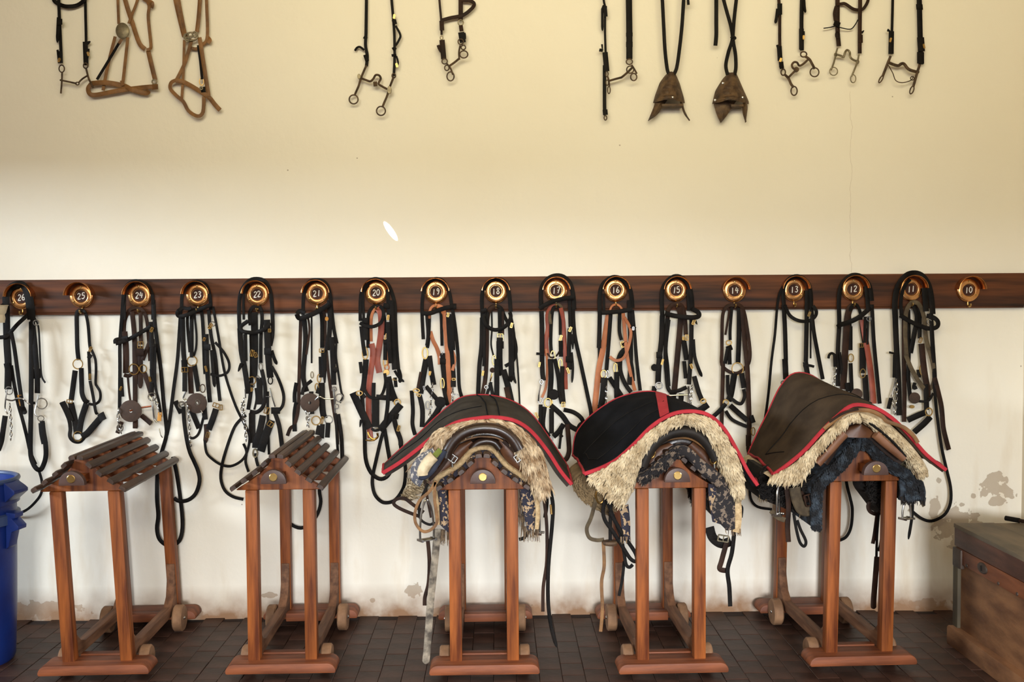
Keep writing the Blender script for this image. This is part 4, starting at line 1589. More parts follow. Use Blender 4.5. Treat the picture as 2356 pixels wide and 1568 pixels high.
def cover(name, label, front, Yf, rear, Yr, thick, mat, bind_w, group='quilted saddle covers with red binding', ripple=.004, base=None, n=56, m=18, seamf=None):
    A, B = prof(front, Yf, n), prof(rear, Yr, n)
    mid = A[n // 2]
    t = thing(name, label, 'saddle cover', base or (mid.x, (Yf + Yr) / 2, mid.z - .1), group)
    mb = MB(); rs = []
    grid = []
    for j in range(m + 1):
        s = j / m
        row = []
        for i in range(n):
            p = A[i].lerp(B[i], s)
            p.z += .012 * math.sin(PI * s) + ripple * math.sin(i * .55 + j * .8) * math.sin(PI * s)
            row.append(p)
        grid.append(row)
    for row in grid:
        ring = list(row); bot = []
        for i in range(n):
            tg = row[min(i + 1, n - 1)] - row[max(i - 1, 0)]; nn = Vector((-tg.z, 0, tg.x)).normalized()
            if nn.z < 0: nn = -nn
            e = 1.0
            bot.append(row[i] - nn * thick * e)
        rs.append(ring + bot[::-1])
    mb.rings(rs).build('felt_shell', mat, t, smooth=60)
    w = bind_w / FPX * Yf
    fr = [p + Vector((0, -.005, -w * .35)) for p in grid[0]]
    bd = MB().strap(fr, w, .012)
    for i in (0, n - 1):
        e = [row[i] + Vector((0, 0, -.002)) for row in grid]
        bd.tube(e, w * .42, 8)
    bd.tube([p + Vector((0, .003, 0)) for p in grid[-1]], .0045, 6)
    bd.build('binding', m_red, t, smooth=60)
    return t, grid
def on_grid(grid, pts):
    """points (u across, s front-to-back) on a cover, lifted a hair"""
    out = []
    m, n = len(grid) - 1, len(grid[0]) - 1
    for u, s in pts:
        fi, fj = u * n, s * m
        i, j = min(int(fi), n - 1), min(int(fj), m - 1)
        a = grid[j][i].lerp(grid[j][i + 1], fi - i); b = grid[j + 1][i].lerp(grid[j + 1][i + 1], fi - i)
        out.append(a.lerp(b, fj - j) + Vector((0, -.001, .002)))
    return out
def seam(t, grid, pts, mat, w=.004, name='seam'):
    p = []
    for a, b in zip(pts, pts[1:]): p += [(a[0] + (b[0] - a[0]) * k / 6, a[1] + (b[1] - a[1]) * k / 6) for k in range(6)]
    p.append(pts[-1])
    MB().tube(on_grid(grid, p), w / 2, 6).build(name, mat, t)
def px_tube(t, name, mat, r_px, Y, pts, n=10, k=6, r_end=None, squash=None):
    q = smooth_pts([P(x, y, Y + (d[0] if d else 0)) for x, y, *d in pts], k)
    return MB().tube(q, r_px / FPX * Y, n, None if r_end is None else r_end / FPX * Y).build(name, mat, t, smooth=70)
def px_strap(t, name, mat, w_px, Y, pts, th=.004, taper=False):
    q = smooth_pts([P(x, y, Y + (d[0] if d else 0)) for x, y, *d in pts], 6)
    return MB().strap(q, w_px / FPX * Y, th, taper).build(name, mat, t)
def px_plate(t, name, mat, poly, Y, th=.008, bulge=.01, parent=None, n=9):
    """padded leather panel from a px outline (left chain, right chain share ends)"""
    l, r = poly
    A, B = prof(l, Y, 16), prof(r, Y, 16)
    rs = []
    for a, b in zip(A, B):
        ring = []
        for j in range(n):
            p = a.lerp(b, j / (n - 1)); p.y -= bulge * math.sin(PI * j / (n - 1)); ring.append(p)
        for j in range(n - 1, -1, -1):
            p = a.lerp(b, j / (n - 1)); p.y += th - bulge * math.sin(PI * j / (n - 1)); ring.append(p)
        rs.append(ring)
    return MB().rings(rs).build(name, mat, t, smooth=60)
def px_buckle(t, mat, c, w, h, a, Y, name='buckle'):
    R_ = Matrix.Rotation(math.radians(a), 3, 'Y'); k = FPX / Y
    cc = P(c[0], c[1], Y); mb = MB()
    cor = [Vector((x * w / 2 / k, 0, z * h / 2 / k)) for x, z in ((-1, -1), (1, -1), (1, 1), (-1, 1))]
    for i in range(4): mb.tube([R_ @ cor[i] + cc, R_ @ cor[(i + 1) % 4] + cc], 1.8 / k, 6)
    mb.tube([R_ @ ((cor[0] + cor[1]) / 2) + cc + Vector((0, -.003, 0)), R_ @ ((cor[2] + cor[3]) / 2) + cc + Vector((0, -.003, 0))], 1.4 / k, 6)
    return mb.build(name, mat, t)
def px_ring(t, mat, c, rx, rz, tr, Y, name='ring', rot=0):
    k = FPX / Y
    return MB().torus(P(c[0], c[1], Y), rx / k, rz / k, tr / k, 24, 8, Matrix.Rotation(math.radians(rot), 3, 'Y')).build(name, mat, t)
def iron_stirrup(t, c, w, h, Y, name='stirrup_iron', rot=10, mat=None):
    """stirrup: bow, widening to a flat tread with slots"""
    k = FPX / Y; R_ = Matrix.Rotation(math.radians(rot), 3, 'Z'); cc = P(c[0], c[1], Y)
    pts = [Vector(p) for p in ((-w / 2, 0, -h / 2), (-w / 2 * 1.02, 0, -h * .2), (-w * .40, 0, h * .2), (-w * .18, 0, h * .46), (0, 0, h * .52), (w * .18, 0, h * .46), (w * .40, 0, h * .2), (w / 2 * 1.02, 0, -h * .2), (w / 2, 0, -h / 2))]
    q = smooth_pts([R_ @ (p / k) + cc for p in pts], 4)
    o = MB().tube(q, 2.6 / k, 8).build(name, mat or MAT['s'], t)
    mb = MB()
    for dy in (-.016, -.008, 0, .008, .016):
        mb.tube([R_ @ Vector((-w / 2 / k, dy, -h / 2 / k)) + cc, R_ @ Vector((w / 2 / k, dy, -h / 2 / k)) + cc], .003, 6)
    for sx in (-1, 1):
        mb.box(R_ @ Vector((sx * w / 2 / k, 0, -h / 2 / k)) + cc, (.008, .042, .009), R_)
    mb.build('tread', mat or MAT['s'], o)
    return o
def fringe(t, mat, rows, Y, seed, ln=26, name='fringe'):
    rr = random.Random(seed); mb = MB()
    for x0, y0, x1, y1, n in rows:
        for i in range(n):
            u = rr.random(); x, y = x0 + (x1 - x0) * u, y0 + (y1 - y0) * u
            dY = rr.uniform(-.01, .12)
            L_ = ln * rr.uniform(.6, 1.2); dx = rr.uniform(-4, 4)
            q = [P(x, y - 6, Y + dY), P(x + dx * .4, y + L_ * .5, Y + dY), P(x + dx, y + L_, Y + dY)]
            mb.tube(smooth_pts(q, 3), .0022, 4, .0008)
    o = mb.build(name, mat, t); o['kind'] = 'stuff'
    return o

# ======== saddle 3: charcoal cover, shaggy tawny fleece
SG = 'riding saddles on the racks'; FG = 'sheepskins over the saddles'; BL = 'saddle blankets on the racks'
t, g3 = cover('saddle_cover', 'charcoal felt saddle cover with red binding over the shaggy tawny fleece', [(881, 1084), (920, 1060), (960, 1030), (1005, 994), (1050, 968), (1100, 958), (1140, 956), (1185, 964), (1222, 988), (1260, 1034), (1290, 1080), (1315, 1110)], 4.13,
       [(884, 1068), (922, 1032), (960, 1000), (1000, 962), (1032, 934), (1062, 914), (1105, 908), (1150, 913), (1190, 928), (1222, 952), (1252, 990), (1300, 1062)], 4.70, .026, m_feltgrey, 9)
seam(t, g3, [(.515, .02), (.52, .5), (.50, 1)], m_feltblack, .006)
seam(t, g3, [(.565, .02), (.57, .5), (.555, 1)], m_feltblack, .006)
seam(t, g3, [(.04, .35), (.25, .35), (.5, .3)], m_feltblack, .003)
o3 = [(952, 1066), (975, 1030), (1005, 992), (1050, 974), (1110, 965), (1160, 969), (1200, 986), (1235, 1022), (1255, 1070), (1266, 1118)]
i3 = [(985, 1070), (1022, 1026), (1044, 1004), (1080, 989), (1115, 979), (1148, 982), (1172, 1004), (1188, 1042), (1206, 1084), (1238, 1140)]
t = thing('sheepskin', 'shaggy tawny sheepskin under the charcoal cover with red edge', 'sheepskin', P(1110, 1000, 4.3), FG)
arch(o3, i3, 4.125, 4.62, .02).build('hide', m_fleece_tan, t, smooth=70)
tufts(t, 'fleece', m_fleece_tan, o3, i3, 4.12, 3400, .040, .0052, 3, Y1=4.4, bulge=.02, wild=.55)
tail_o = [(965, 1088), (945, 1100), (930, 1125), (922, 1150)]; tail_i = [(985, 1100), (972, 1112), (956, 1135), (946, 1150)]
arch(tail_o, tail_i, 4.28, 4.5, .015, 20).build('tail_flap', m_fleece_tan, t, smooth=70)
tufts(t, 'tail_fleece', m_fleece, tail_o, tail_i, 4.27, 420, .045, .005, 5, droop=-.8)
t = thing('rolled_towel', 'grey and white patterned cloth rolled beneath the shaggy fleece', 'cloth', P(970, 1070, 4.2))
px_tube(t, 'cloth', m_towel, 18, 4.09, [(1004, 1042), (978, 1058), (963, 1078), (962, 1096), (974, 1104)])
px_tube(t, 'cream_core', m_fleece, 14, 4.06, [(1000, 1048), (984, 1064), (974, 1082), (974, 1092)])
px_tube(t, 'navy_edge', m_navy, 6, 4.055, [(1024, 1036), (1006, 1066), (990, 1088), (974, 1098), (964, 1096)])
px_strap(t, 'green_hem', m_green, 13, 4.05, [(1014, 1034), (1000, 1048)])
t = thing('saddle', 'dark leather saddle with fat rounded pommel and steel buckles on the middle rack', 'saddle', P(1115, 1000, 4.2), SG)
px_tube(t, 'pommel', m_saddle, 13, 4.08, [(1026, 1052), (1030, 1036), (1044, 1014), (1064, 997), (1090, 987), (1116, 984), (1144, 987), (1168, 999), (1184, 1016), (1194, 1034)], 16)
arch([(1010, 1070), (1030, 1030), (1070, 1000), (1115, 990), (1160, 1000), (1190, 1022), (1215, 1060)], [(1030, 1078), (1050, 1044), (1080, 1016), (1115, 1006), (1150, 1016), (1174, 1040), (1195, 1078)], 4.20, 4.68, .005).build('seat', m_saddle, t, smooth=60)
px_plate(t, 'flap', m_flap, ([(1082, 1012), (1050, 1026), (1022, 1052), (996, 1090), (984, 1112)], [(1090, 1018), (1076, 1038), (1052, 1066), (1024, 1088), (1000, 1112)]), 4.165)
px_plate(t, 'flap', m_flap, ([(1146, 1014), (1152, 1040), (1172, 1066), (1200, 1088), (1226, 1112)], [(1152, 1008), (1176, 1020), (1196, 1046), (1214, 1074), (1232, 1110)]), 4.165)
px_tube(t, 'gullet', m_saddle, 9, 4.16, [(1084, 1034), (1098, 1020), (1118, 1014), (1138, 1018), (1150, 1032)], 12)
arch([(1050, 1066), (1084, 1020), (1116, 1010), (1150, 1020), (1186, 1070)], [(1056, 1074), (1090, 1036), (1116, 1026), (1146, 1036), (1180, 1078)], 4.2, 4.7, .002).build('tree', m_saddle, t)
px_strap(t, 'billet', MAT['b'], 8, 4.12, [(1056, 1016), (1036, 1044), (1012, 1078), (988, 1104)])
px_strap(t, 'billet', MAT['b'], 8, 4.12, [(1158, 1014), (1182, 1036), (1204, 1062), (1216, 1082)])
px_strap(t, 'trim_strap', MAT['y'], 4, 4.125, [(1024, 1048), (1050, 1020), (1090, 1006), (1118, 1004), (1150, 1010), (1186, 1040), (1204, 1064)])
px_buckle(t, MAT['s'], (1042, 1054), 17, 15, 35, 4.095)
px_buckle(t, MAT['s'], (1193, 1052), 17, 15, -35, 4.095)
px_tube(t, 'clip', MAT['s'], 2.5, 4.09, [(1040, 1064), (1041, 1074)])
px_strap(t, 'concho_disc', MAT['y'], 13, 4.135, [(1036, 1088), (1041, 1078)], .006)
bo3 = [(1002, 1206), (998, 1160), (994, 1120), (1000, 1096), (1024, 1082), (1050, 1066), (1070, 1044), (1086, 1030), (1112, 1025), (1136, 1031), (1164, 1062), (1194, 1084), (1216, 1100), (1234, 1128), (1243, 1170), (1240, 1216)]
bm3 = [(1012, 1206), (1010, 1160), (1006, 1124), (1012, 1104), (1034, 1090), (1060, 1074), (1080, 1052), (1092, 1040), (1112, 1035), (1132, 1040), (1158, 1072), (1188, 1094), (1208, 1110), (1224, 1134), (1232, 1170), (1230, 1216)]
bi3 = [(1034, 1226), (1034, 1176), (1026, 1130), (1030, 1112), (1050, 1096), (1072, 1080), (1088, 1060), (1098, 1048), (1114, 1045), (1128, 1049), (1150, 1080), (1178, 1102), (1194, 1116), (1196, 1140), (1204, 1180), (1214, 1220)]
t = thing('saddle_blanket', 'navy and cream zigzag blanket with pale felt edge on the middle rack', 'blanket', P(1112, 1060, 4.3), BL)
arch(bo3, bm3, 4.137, 4.78, .008, 70).build('felt_edge', m_cream, t, smooth=70)
arch(bm3, bi3, 4.142, 4.78, .006, 70).build('woven_band', m_woven, t, smooth=70)
fringe(t, m_fringe, [(1012, 1222, 1036, 1226, 30), (1200, 1216, 1240, 1216, 34), (1190, 1170, 1206, 1200, 26), (1196, 1150, 1216, 1190, 20)], 4.15, 4)
t = [o for o in C.objects if o.get('label', '').startswith('dark leather saddle with fat')][0]
px_strap(t, 'stirrup_leather', MAT['y'], 7, 4.06, [(1004, 1106), (988, 1130), (966, 1150), (955, 1178), (957, 1204), (974, 1222), (994, 1216), (1006, 1196), (1000, 1150), (1001, 1108)])
px_strap(t, 'girth_strap', MAT['k'], 6, 4.14, [(985, 1112), (972, 1140), (964, 1166), (968, 1194), (988, 1206), (1000, 1200)])
px_strap(t, 'girth_strap', MAT['b'], 8, 4.18, [(975, 1178), (950, 1160), (930, 1146), (912, 1148), (906, 1158), (918, 1168), (945, 1180), (968, 1188)])
px_strap(t, 'tie_strap', MAT['b'], 6, 4.15, [(978, 1104), (984, 1150), (992, 1190)])
iron_stirrup(t, (982, 1196), 36, 90, 4.12, rot=35)
px_strap(t, 'girth_end', MAT['w'], 17, 4.16, [(1006, 1216), (1003, 1260), (996, 1330), (990, 1390), (986, 1450), (982, 1500), (979, 1526)], .005, True)
px_strap(t, 'girth_strap', MAT['b'], 9, 4.2, [(984, 1240), (988, 1290), (986, 1340), (978, 1372), (977, 1392)])
px_strap(t, 'girth_strap', MAT['k'], 9, 4.22, [(1264, 1120), (1272, 1160), (1270, 1210), (1262, 1300), (1261, 1380), (1268, 1440), (1281, 1488)], .004, True)
px_strap(t, 'girth_strap', MAT['b'], 8, 4.24, [(1252, 1150), (1258, 1210), (1258, 1290), (1250, 1350), (1249, 1406)])
px_strap(t, 'girth_strap', MAT['k'], 9, 4.3, [(1250, 1120), (1258, 1150), (1254, 1190)])
px_tube(t, 'brass_keeper', MAT['g'], 3, 4.2, [(1267, 1160), (1269, 1182)])
iron_stirrup(t, (1238, 1196), 22, 60, 4.3, rot=70)
px_strap(t, 'girth_strap', MAT['k'], 8, 4.4, [(1194, 1240), (1206, 1236), (1218, 1218), (1222, 1196)])

# ======== saddle 4: black cover with red stripe
t, g4 = cover('saddle_cover', 'black felt saddle cover with red binding and a red centre stripe', [(1344, 1086), (1385, 1071), (1420, 1052), (1460, 1016), (1500, 976), (1545, 949), (1590, 942), (1630, 951), (1665, 982), (1695, 1032), (1720, 1080), (1742, 1112)], 4.11,
       [(1318, 1046), (1324, 1002), (1345, 970), (1380, 940), (1420, 916), (1465, 903), (1505, 901), (1545, 914), (1590, 944), (1640, 985), (1690, 1032), (1730, 1092)], 4.66, .022, m_feltblack, 9, ripple=.003)
pt = [( .42 + .02 * k, s) for k, s in ((0, 0), (1, .25), (2, .5), (3, .75), (4, 1))]
q = on_grid(g4, [(.425, .02), (.44, .25), (.455, .5), (.47, .75), (.49, .99)])
s_ = MB(); rows = []
for d in (-.022, .022): rows.append([p for p in on_grid(g4, [(.43 + d, .02), (.445 + d, .25), (.46 + d, .5), (.475 + d, .75), (.49 + d, .99)])])
s_.grid(rows).build('centre_stripe', m_red, t, solid=-.004)
seam(t, g4, [(.04, .45), (.15, .5), (.30, .5), (.42, .45)], MAT['k'], .004)
seam(t, g4, [(.08, .16), (.2, .18), (.34, .2), (.42, .2)], MAT['k'], .004)
seam(t, g4, [(.05, .42), (.05, .25), (.08, .16)], MAT['k'], .004)
o4 = [(1352, 1094), (1400, 1071), (1455, 1028), (1500, 988), (1546, 960), (1590, 952), (1635, 963), (1668, 1000), (1694, 1048), (1706, 1090), (1712, 1132)]
i4 = [(1436, 1166), (1462, 1116), (1474, 1064), (1488, 1034), (1512, 1004), (1540, 984), (1574, 976), (1606, 986), (1634, 1018), (1654, 1062), (1672, 1112), (1694, 1148)]
t = thing('sheepskin', 'pale cream curly sheepskin under the black cover with red stripe', 'sheepskin', P(1560, 1000, 4.3), FG)
arch(o4, i4, 4.10, 4.6, .02, 60).build('hide', m_fleece, t, smooth=70)
tufts(t, 'fleece', m_fleece, o4, i4, 4.095, 4200, .024, .0054, 8, Y1=4.3, bulge=.02, wild=.5)
h_o = [(1340, 1090), (1322, 1104), (1318, 1120), (1330, 1140), (1352, 1158), (1384, 1176), (1400, 1182)]; h_i = [(1372, 1096), (1378, 1104), (1384, 1116), (1390, 1128), (1400, 1140), (1412, 1150), (1424, 1156)]
t = thing('hide_pad', 'brown and cream hide hanging out below the left side of the black cover', 'hide', P(1360, 1130, 4.3))
arch(h_o, h_i, 4.24, 4.55, .015, 26).build('hide', m_hide, t, smooth=70)
tufts(t, 'short_hair', m_hide, h_o, h_i, 4.235, 900, .016, .0035, 12, bulge=.015)
t = thing('saddle', 'worn leather saddle with brass rings under the black striped cover', 'saddle', P(1560, 1010, 4.2), SG)
px_tube(t, 'pommel', m_saddle_shaded, 13, 4.10, [(1478, 1072), (1490, 1042), (1510, 1016), (1538, 998), (1572, 991), (1604, 998), (1630, 1022), (1648, 1056)], 16)
arch([(1476, 1080), (1494, 1036), (1530, 1004), (1572, 994), (1612, 1006), (1642, 1040), (1660, 1090)], [(1490, 1090), (1510, 1048), (1540, 1020), (1572, 1010), (1602, 1020), (1626, 1050), (1642, 1092)], 4.2, 4.64, .005).build('seat', m_saddle, t, smooth=60)
px_plate(t, 'flap', m_flap, ([(1540, 1018), (1512, 1030), (1492, 1056), (1476, 1092)], [(1560, 1028), (1536, 1046), (1514, 1070), (1490, 1096)]), 4.16)
px_plate(t, 'flap', m_flap, ([(1580, 1028), (1600, 1050), (1626, 1078), (1650, 1108)], [(1596, 1014), (1626, 1036), (1646, 1066), (1662, 1104)]), 4.16)
arch([(1500, 1066), (1534, 1022), (1570, 1010), (1606, 1022), (1640, 1070)], [(1506, 1072), (1540, 1034), (1570, 1022), (1600, 1034), (1634, 1076)], 4.18, 4.66, .002).build('tree', m_saddle, t)
px_strap(t, 'billet', MAT['b'], 9, 4.12, [(1512, 1024), (1500, 1034), (1486, 1050), (1478, 1070)])
px_tube(t, 'piping', MAT['y'], 2.5, 4.12, [(1494, 1050), (1520, 1018), (1556, 1008), (1590, 1010), (1624, 1034), (1644, 1066)])
px_ring(t, MAT['g'], (1497, 1043), 10, 11, 1.8, 4.10, rot=20)
px_ring(t, MAT['g'], (1641, 1056), 7, 11, 1.8, 4.10)
px_tube(t, 'clip', MAT['s'], 3, 4.10, [(1643, 1066), (1644, 1076)])
px_strap(t, 'tag_tab', MAT['y'], 12, 4.10, [(1645, 1080), (1646, 1094)])
bo4 = [(1468, 1094), (1494, 1078), (1522, 1056), (1546, 1034), (1566, 1026), (1590, 1032), (1620, 1060), (1652, 1084), (1684, 1118), (1700, 1160), (1702, 1212)]
bi4 = [(1478, 1114), (1504, 1100), (1532, 1078), (1552, 1058), (1568, 1050), (1584, 1056), (1608, 1084), (1634, 1108), (1650, 1130), (1640, 1180), (1672, 1220)]
t = thing('saddle_blanket', 'frayed charcoal and grey woven blanket on the rack with the black cover', 'blanket', P(1570, 1060, 4.3), BL)
arch(bo4, bi4, 4.085, 4.72, .008, 70).build('woven_band', m_woven2, t, smooth=70)
px_plate(t, 'hanging_end', m_woven, ([(1630, 1112), (1632, 1150), (1640, 1200)], [(1672, 1120), (1690, 1160), (1694, 1216)]), 4.10, .01, .004)
px_plate(t, 'hanging_end', m_woven, ([(1426, 1166), (1430, 1210), (1432, 1244)], [(1446, 1160), (1450, 1200), (1450, 1240)]), 4.16, .01, .004)
px_plate(t, 'lining', m_cream, ([(1694, 1120), (1690, 1180), (1686, 1222)], [(1702, 1120), (1707, 1180), (1703, 1226)]), 4.08, .01, .003)
tufts(t, 'frayed_edge', m_woven2, bo4[:5], bi4[:5], 4.08, 420, .018, .003, 21, bulge=.008)
fringe(t, m_blackfur, [(1582, 1110, 1600, 1165, 50), (1588, 1105, 1604, 1120, 30)], 4.35, 14, 22, 'black_fringe')
fringe(t, m_fringe, [(1668, 1220, 1704, 1222, 20), (1428, 1240, 1450, 1240, 12)], 4.08, 15, 10)
t = [o for o in C.objects if o.get('label', '').startswith('worn leather saddle with brass')][0]
px_ring(t, MAT['g'], (1381, 1140), 10, 17, 2.6, 4.2)
px_strap(t, 'girth_strap', MAT['o'], 9, 4.2, [(1372, 1146), (1360, 1190), (1350, 1215), (1356, 1236), (1374, 1242), (1390, 1240)])
px_strap(t, 'girth_strap', MAT['y'], 8, 4.22, [(1388, 1244), (1390, 1300), (1384, 1340), (1386, 1400), (1382, 1452)], .004)
px_strap(t, 'girth_strap', MAT['k'], 9, 4.16, [(1398, 1130), (1388, 1170), (1392, 1196), (1410, 1222), (1428, 1250), (1450, 1284), (1464, 1290), (1462, 1272), (1440, 1238), (1416, 1200), (1402, 1176)])
px_strap(t, 'girth_strap', MAT['k'], 8, 4.17, [(1406, 1150), (1404, 1200), (1404, 1244)])
px_strap(t, 'girth_strap', MAT['k'], 8, 4.18, [(1396, 1150), (1412, 1190), (1426, 1226), (1434, 1260), (1440, 1296), (1448, 1304), (1456, 1298)])
px_strap(t, 'girth_strap', MAT['k'], 7, 4.25, [(1436, 1290), (1432, 1330), (1424, 1370)])
tr = MB().lathe(P(1404, 1248, 4.17), [(.0001, .010), (.028, .008), (.031, 0), (.028, -.008), (.0001, -.010)], 20, 'z').build('stirrup_tread', m_carved, t)
px_strap(t, 'girth', MAT['k'], 22, 4.22, [(1632, 1212), (1640, 1236), (1660, 1250), (1682, 1244)])
px_strap(t, 'girth_strap', MAT['k'], 10, 4.2, [(1690, 1216), (1684, 1270), (1674, 1310), (1678, 1350), (1680, 1394)], .004)
px_strap(t, 'girth_strap', MAT['b'], 12, 4.21, [(1672, 1246), (1660, 1290), (1656, 1308), (1672, 1312)])
px_strap(t, 'girth_strap', MAT['k'], 5, 4.2, [(1702, 1160), (1708, 1168), (1706, 1190)])
px_buckle(t, MAT['p'], (1664, 1238), 24, 14, 10, 4.14)

# ======== saddle 5: brown peaked cover, cream fleece, blue-black wool
t, g5 = cover('saddle_cover', 'brown felt saddle cover with a high peak and red binding, by the chest', [(1778, 1088), (1812, 1064), (1850, 1032), (1890, 988), (1925, 954), (1962, 928), (2010, 934), (2050, 957), (2090, 996), (2130, 1042), (2175, 1077)], 4.13,
       [(1722, 1042), (1742, 998), (1768, 946), (1794, 892), (1824, 860), (1862, 861), (1904, 886), (1960, 916), (2012, 948), (2062, 990), (2112, 1044)], 4.66, .020, m_feltbrown, 9, ripple=.004)
seam(t, g5, [(.03, .45), (.2, .45), (.45, .28), (.60, .2)], MAT['k'], .004)
seam(t, g5, [(.55, .9), (.60, .5), (.58, .28)], MAT['k'], .003)
seam(t, g5, [(.62, .95), (.68, .6)], MAT['k'], .003)
seam(t, g5, [(.03, .45), (.10, .2)], MAT['k'], .004)
o5 = [(1772, 1098), (1828, 1066), (1880, 1016), (1925, 970), (1965, 944), (2010, 952), (2050, 978), (2090, 1016), (2122, 1056), (2136, 1082)]
i5 = [(1848, 1102), (1872, 1060), (1886, 1028), (1916, 992), (1954, 966), (1986, 970), (2028, 1004), (2062, 1034), (2090, 1062), (2114, 1100)]
t = thing('sheepskin', 'cream sheepskin with tan hide edge under the brown peaked cover', 'sheepskin', P(1960, 1000, 4.3), FG)
arch(o5, i5, 4.12, 4.62, .018, 60).build('hide', m_fleece, t, smooth=70)
tufts(t, 'fleece', m_fleece, o5, i5, 4.115, 2600, .032, .0054, 31, wild=.45, Y1=4.3, part=(0, .45), bulge=.018)
tufts(t, 'short_fleece', m_fleece, o5, i5, 4.115, 2400, .018, .0046, 32, wild=.4, Y1=4.3, part=(.4, 1), vr=(.25, 1), bulge=.018)
px_strap(t, 'hide_edge', MAT['y'], 9, 4.095, [(1896, 986), (1934, 956), (1962, 944), (2000, 944), (2028, 956), (2040, 968), (2062, 976), (2082, 984), (2102, 1002), (2112, 1018)])
px_strap(t, 'hide_edge', MAT['b'], 6, 4.09, [(1908, 970), (1940, 950), (1975, 940)])
t = thing('saddle', 'chestnut leather saddle with two tan side panels under the brown cover', 'saddle', P(1980, 1010, 4.2), SG)
px_tube(t, 'panel', m_panel, 12, 4.10, [(1942, 996), (1920, 1020), (1898, 1046), (1880, 1066)], 14, r_end=10)
px_tube(t, 'panel', m_panel, 11, 4.10, [(2014, 998), (2036, 1018), (2060, 1038), (2080, 1054)], 14, r_end=9)
px_plate(t, 'pommel', m_flap, ([(1926, 1004), (1946, 986), (1972, 974)], [(2020, 1006), (2012, 992), (1984, 974)]), 4.14, .02, .02)
arch([(1890, 1060), (1920, 1006), (1954, 976), (1986, 978), (2030, 1014), (2080, 1060)], [(1904, 1070), (1934, 1024), (1956, 1000), (1984, 1000), (2018, 1028), (2066, 1070)], 4.16, 4.64, .004).build('seat', m_saddle, t, smooth=60)
px_tube(t, 'piping', MAT['k'], 3, 4.09, [(2000, 972), (2030, 994), (2060, 1022), (2084, 1050)])
px_tube(t, 'piping', MAT['k'], 3, 4.09, [(1936, 984), (1916, 1010), (1890, 1044)])
bo5 = [(1866, 1210), (1866, 1160), (1868, 1122), (1884, 1098), (1914, 1068), (1948, 1028), (1972, 1006), (1996, 1008), (2022, 1034), (2058, 1062), (2094, 1082), (2120, 1102), (2126, 1142)]
bi5 = [(1888, 1214), (1890, 1160), (1896, 1122), (1914, 1102), (1940, 1080), (1964, 1052), (1980, 1034), (1994, 1036), (2012, 1060), (2046, 1084), (2076, 1100), (2084, 1116), (2082, 1154)]
t = thing('wool_blanket', 'blue-black shaggy wool blanket on the rack nearest the chest', 'blanket', P(1980, 1060, 4.3))
arch(bo5, bi5, 4.165, 4.8, .01, 70).build('wool_body', m_bluewool, t, smooth=70)
tufts(t, 'wool_pile', m_bluewool, bo5, bi5, 4.16, 2800, .014, .0042, 41, bulge=.01)
px_plate(t, 'hanging_end', m_bluewool, ([(2070, 1100), (2072, 1130), (2070, 1150)], [(2124, 1106), (2130, 1130), (2128, 1152)]), 4.18, .02, .008)
fringe(t, m_blackfur, [(2072, 1148, 2130, 1150, 60), (1870, 1208, 1888, 1214, 20)], 4.17, 44, 12, 'frayed_hem')
t = thing('fur_numnah', 'black fur pad hanging below the left edge of the brown cover', 'saddle pad', P(1800, 1120, 4.4))
f_o = [(1752, 1076), (1746, 1100), (1744, 1128), (1748, 1146)]; f_i = [(1880, 1090), (1876, 1130), (1872, 1170), (1868, 1192)]
arch(f_o, f_i, 4.26, 4.5, .02, 20).build('pad', m_blackfur, t, smooth=70)
tufts(t, 'fur', m_blackfur, f_o, f_i, 4.25, 900, .030, .004, 51, droop=-.9, bulge=.02)
f_o = [(1990, 1106), (1992, 1128), (1998, 1140)]; f_i = [(2040, 1106), (2040, 1150), (2036, 1190)]
arch(f_o, f_i, 4.34, 4.5, .01, 14).build('pad', m_blackfur, t, smooth=70)
tufts(t, 'fur', m_blackfur, f_o, f_i, 4.33, 300, .025, .004, 52, droop=-.9)
fringe(t, m_hide, [(1744, 1138, 1764, 1142, 16), (1840, 1180, 1870, 1192, 14)], 4.25, 53, 14, 'tan_hair')
t = [o for o in C.objects if o.get('label', '').startswith('chestnut leather saddle')][0]
iron_stirrup(t, (1790, 1150), 24, 66, 4.20, rot=60)
px_strap(t, 'stirrup_tread', MAT['o'], 12, 4.19, [(1774, 1174), (1788, 1188), (1806, 1196)])
px_strap(t, 'girth', MAT['o'], 26, 4.19, [(1828, 1120), (1834, 1150), (1846, 1172), (1866, 1174)], .012)
px_strap(t, 'girth_strap', MAT['b'], 12, 4.2, [(1808, 1110), (1814, 1160), (1812, 1210), (1814, 1246)])
px_strap(t, 'girth_strap', MAT['k'], 7, 4.18, [(1826, 1180), (1832, 1216), (1840, 1246), (1850, 1256), (1854, 1244), (1842, 1218), (1834, 1196)])
px_strap(t, 'girth_strap', MAT['b'], 9, 4.2, [(1842, 1130), (1856, 1150), (1870, 1146)])
px_buckle(t, MAT['b'], (1862, 1150), 20, 26, -15, 4.17)
px_strap(t, 'girth_strap', MAT['b'], 9, 4.36, [(2014, 1140), (1998, 1160), (2002, 1176), (2020, 1182), (2026, 1168)])
px_strap(t, 'girth_strap', MAT['b'], 9, 4.35, [(2018, 1186), (2012, 1230), (2008, 1250)])
px_strap(t, 'girth_strap', MAT['k'], 6, 4.34, [(2022, 1180), (2018, 1230), (2016, 1300)], .004)
px_strap(t, 'girth_end', MAT['b'], 13, 4.34, [(2018, 1280), (2014, 1330), (2010, 1380), (2010, 1400)], .005, True)
px_strap(t, 'girth_strap', MAT['k'], 12, 4.34, [(2032, 1190), (2030, 1240), (2024, 1268)])
px_strap(t, 'girth_strap', MAT['k'], 7, 4.3, [(2100, 1150), (2098, 1190), (2090, 1240)], .004, True)
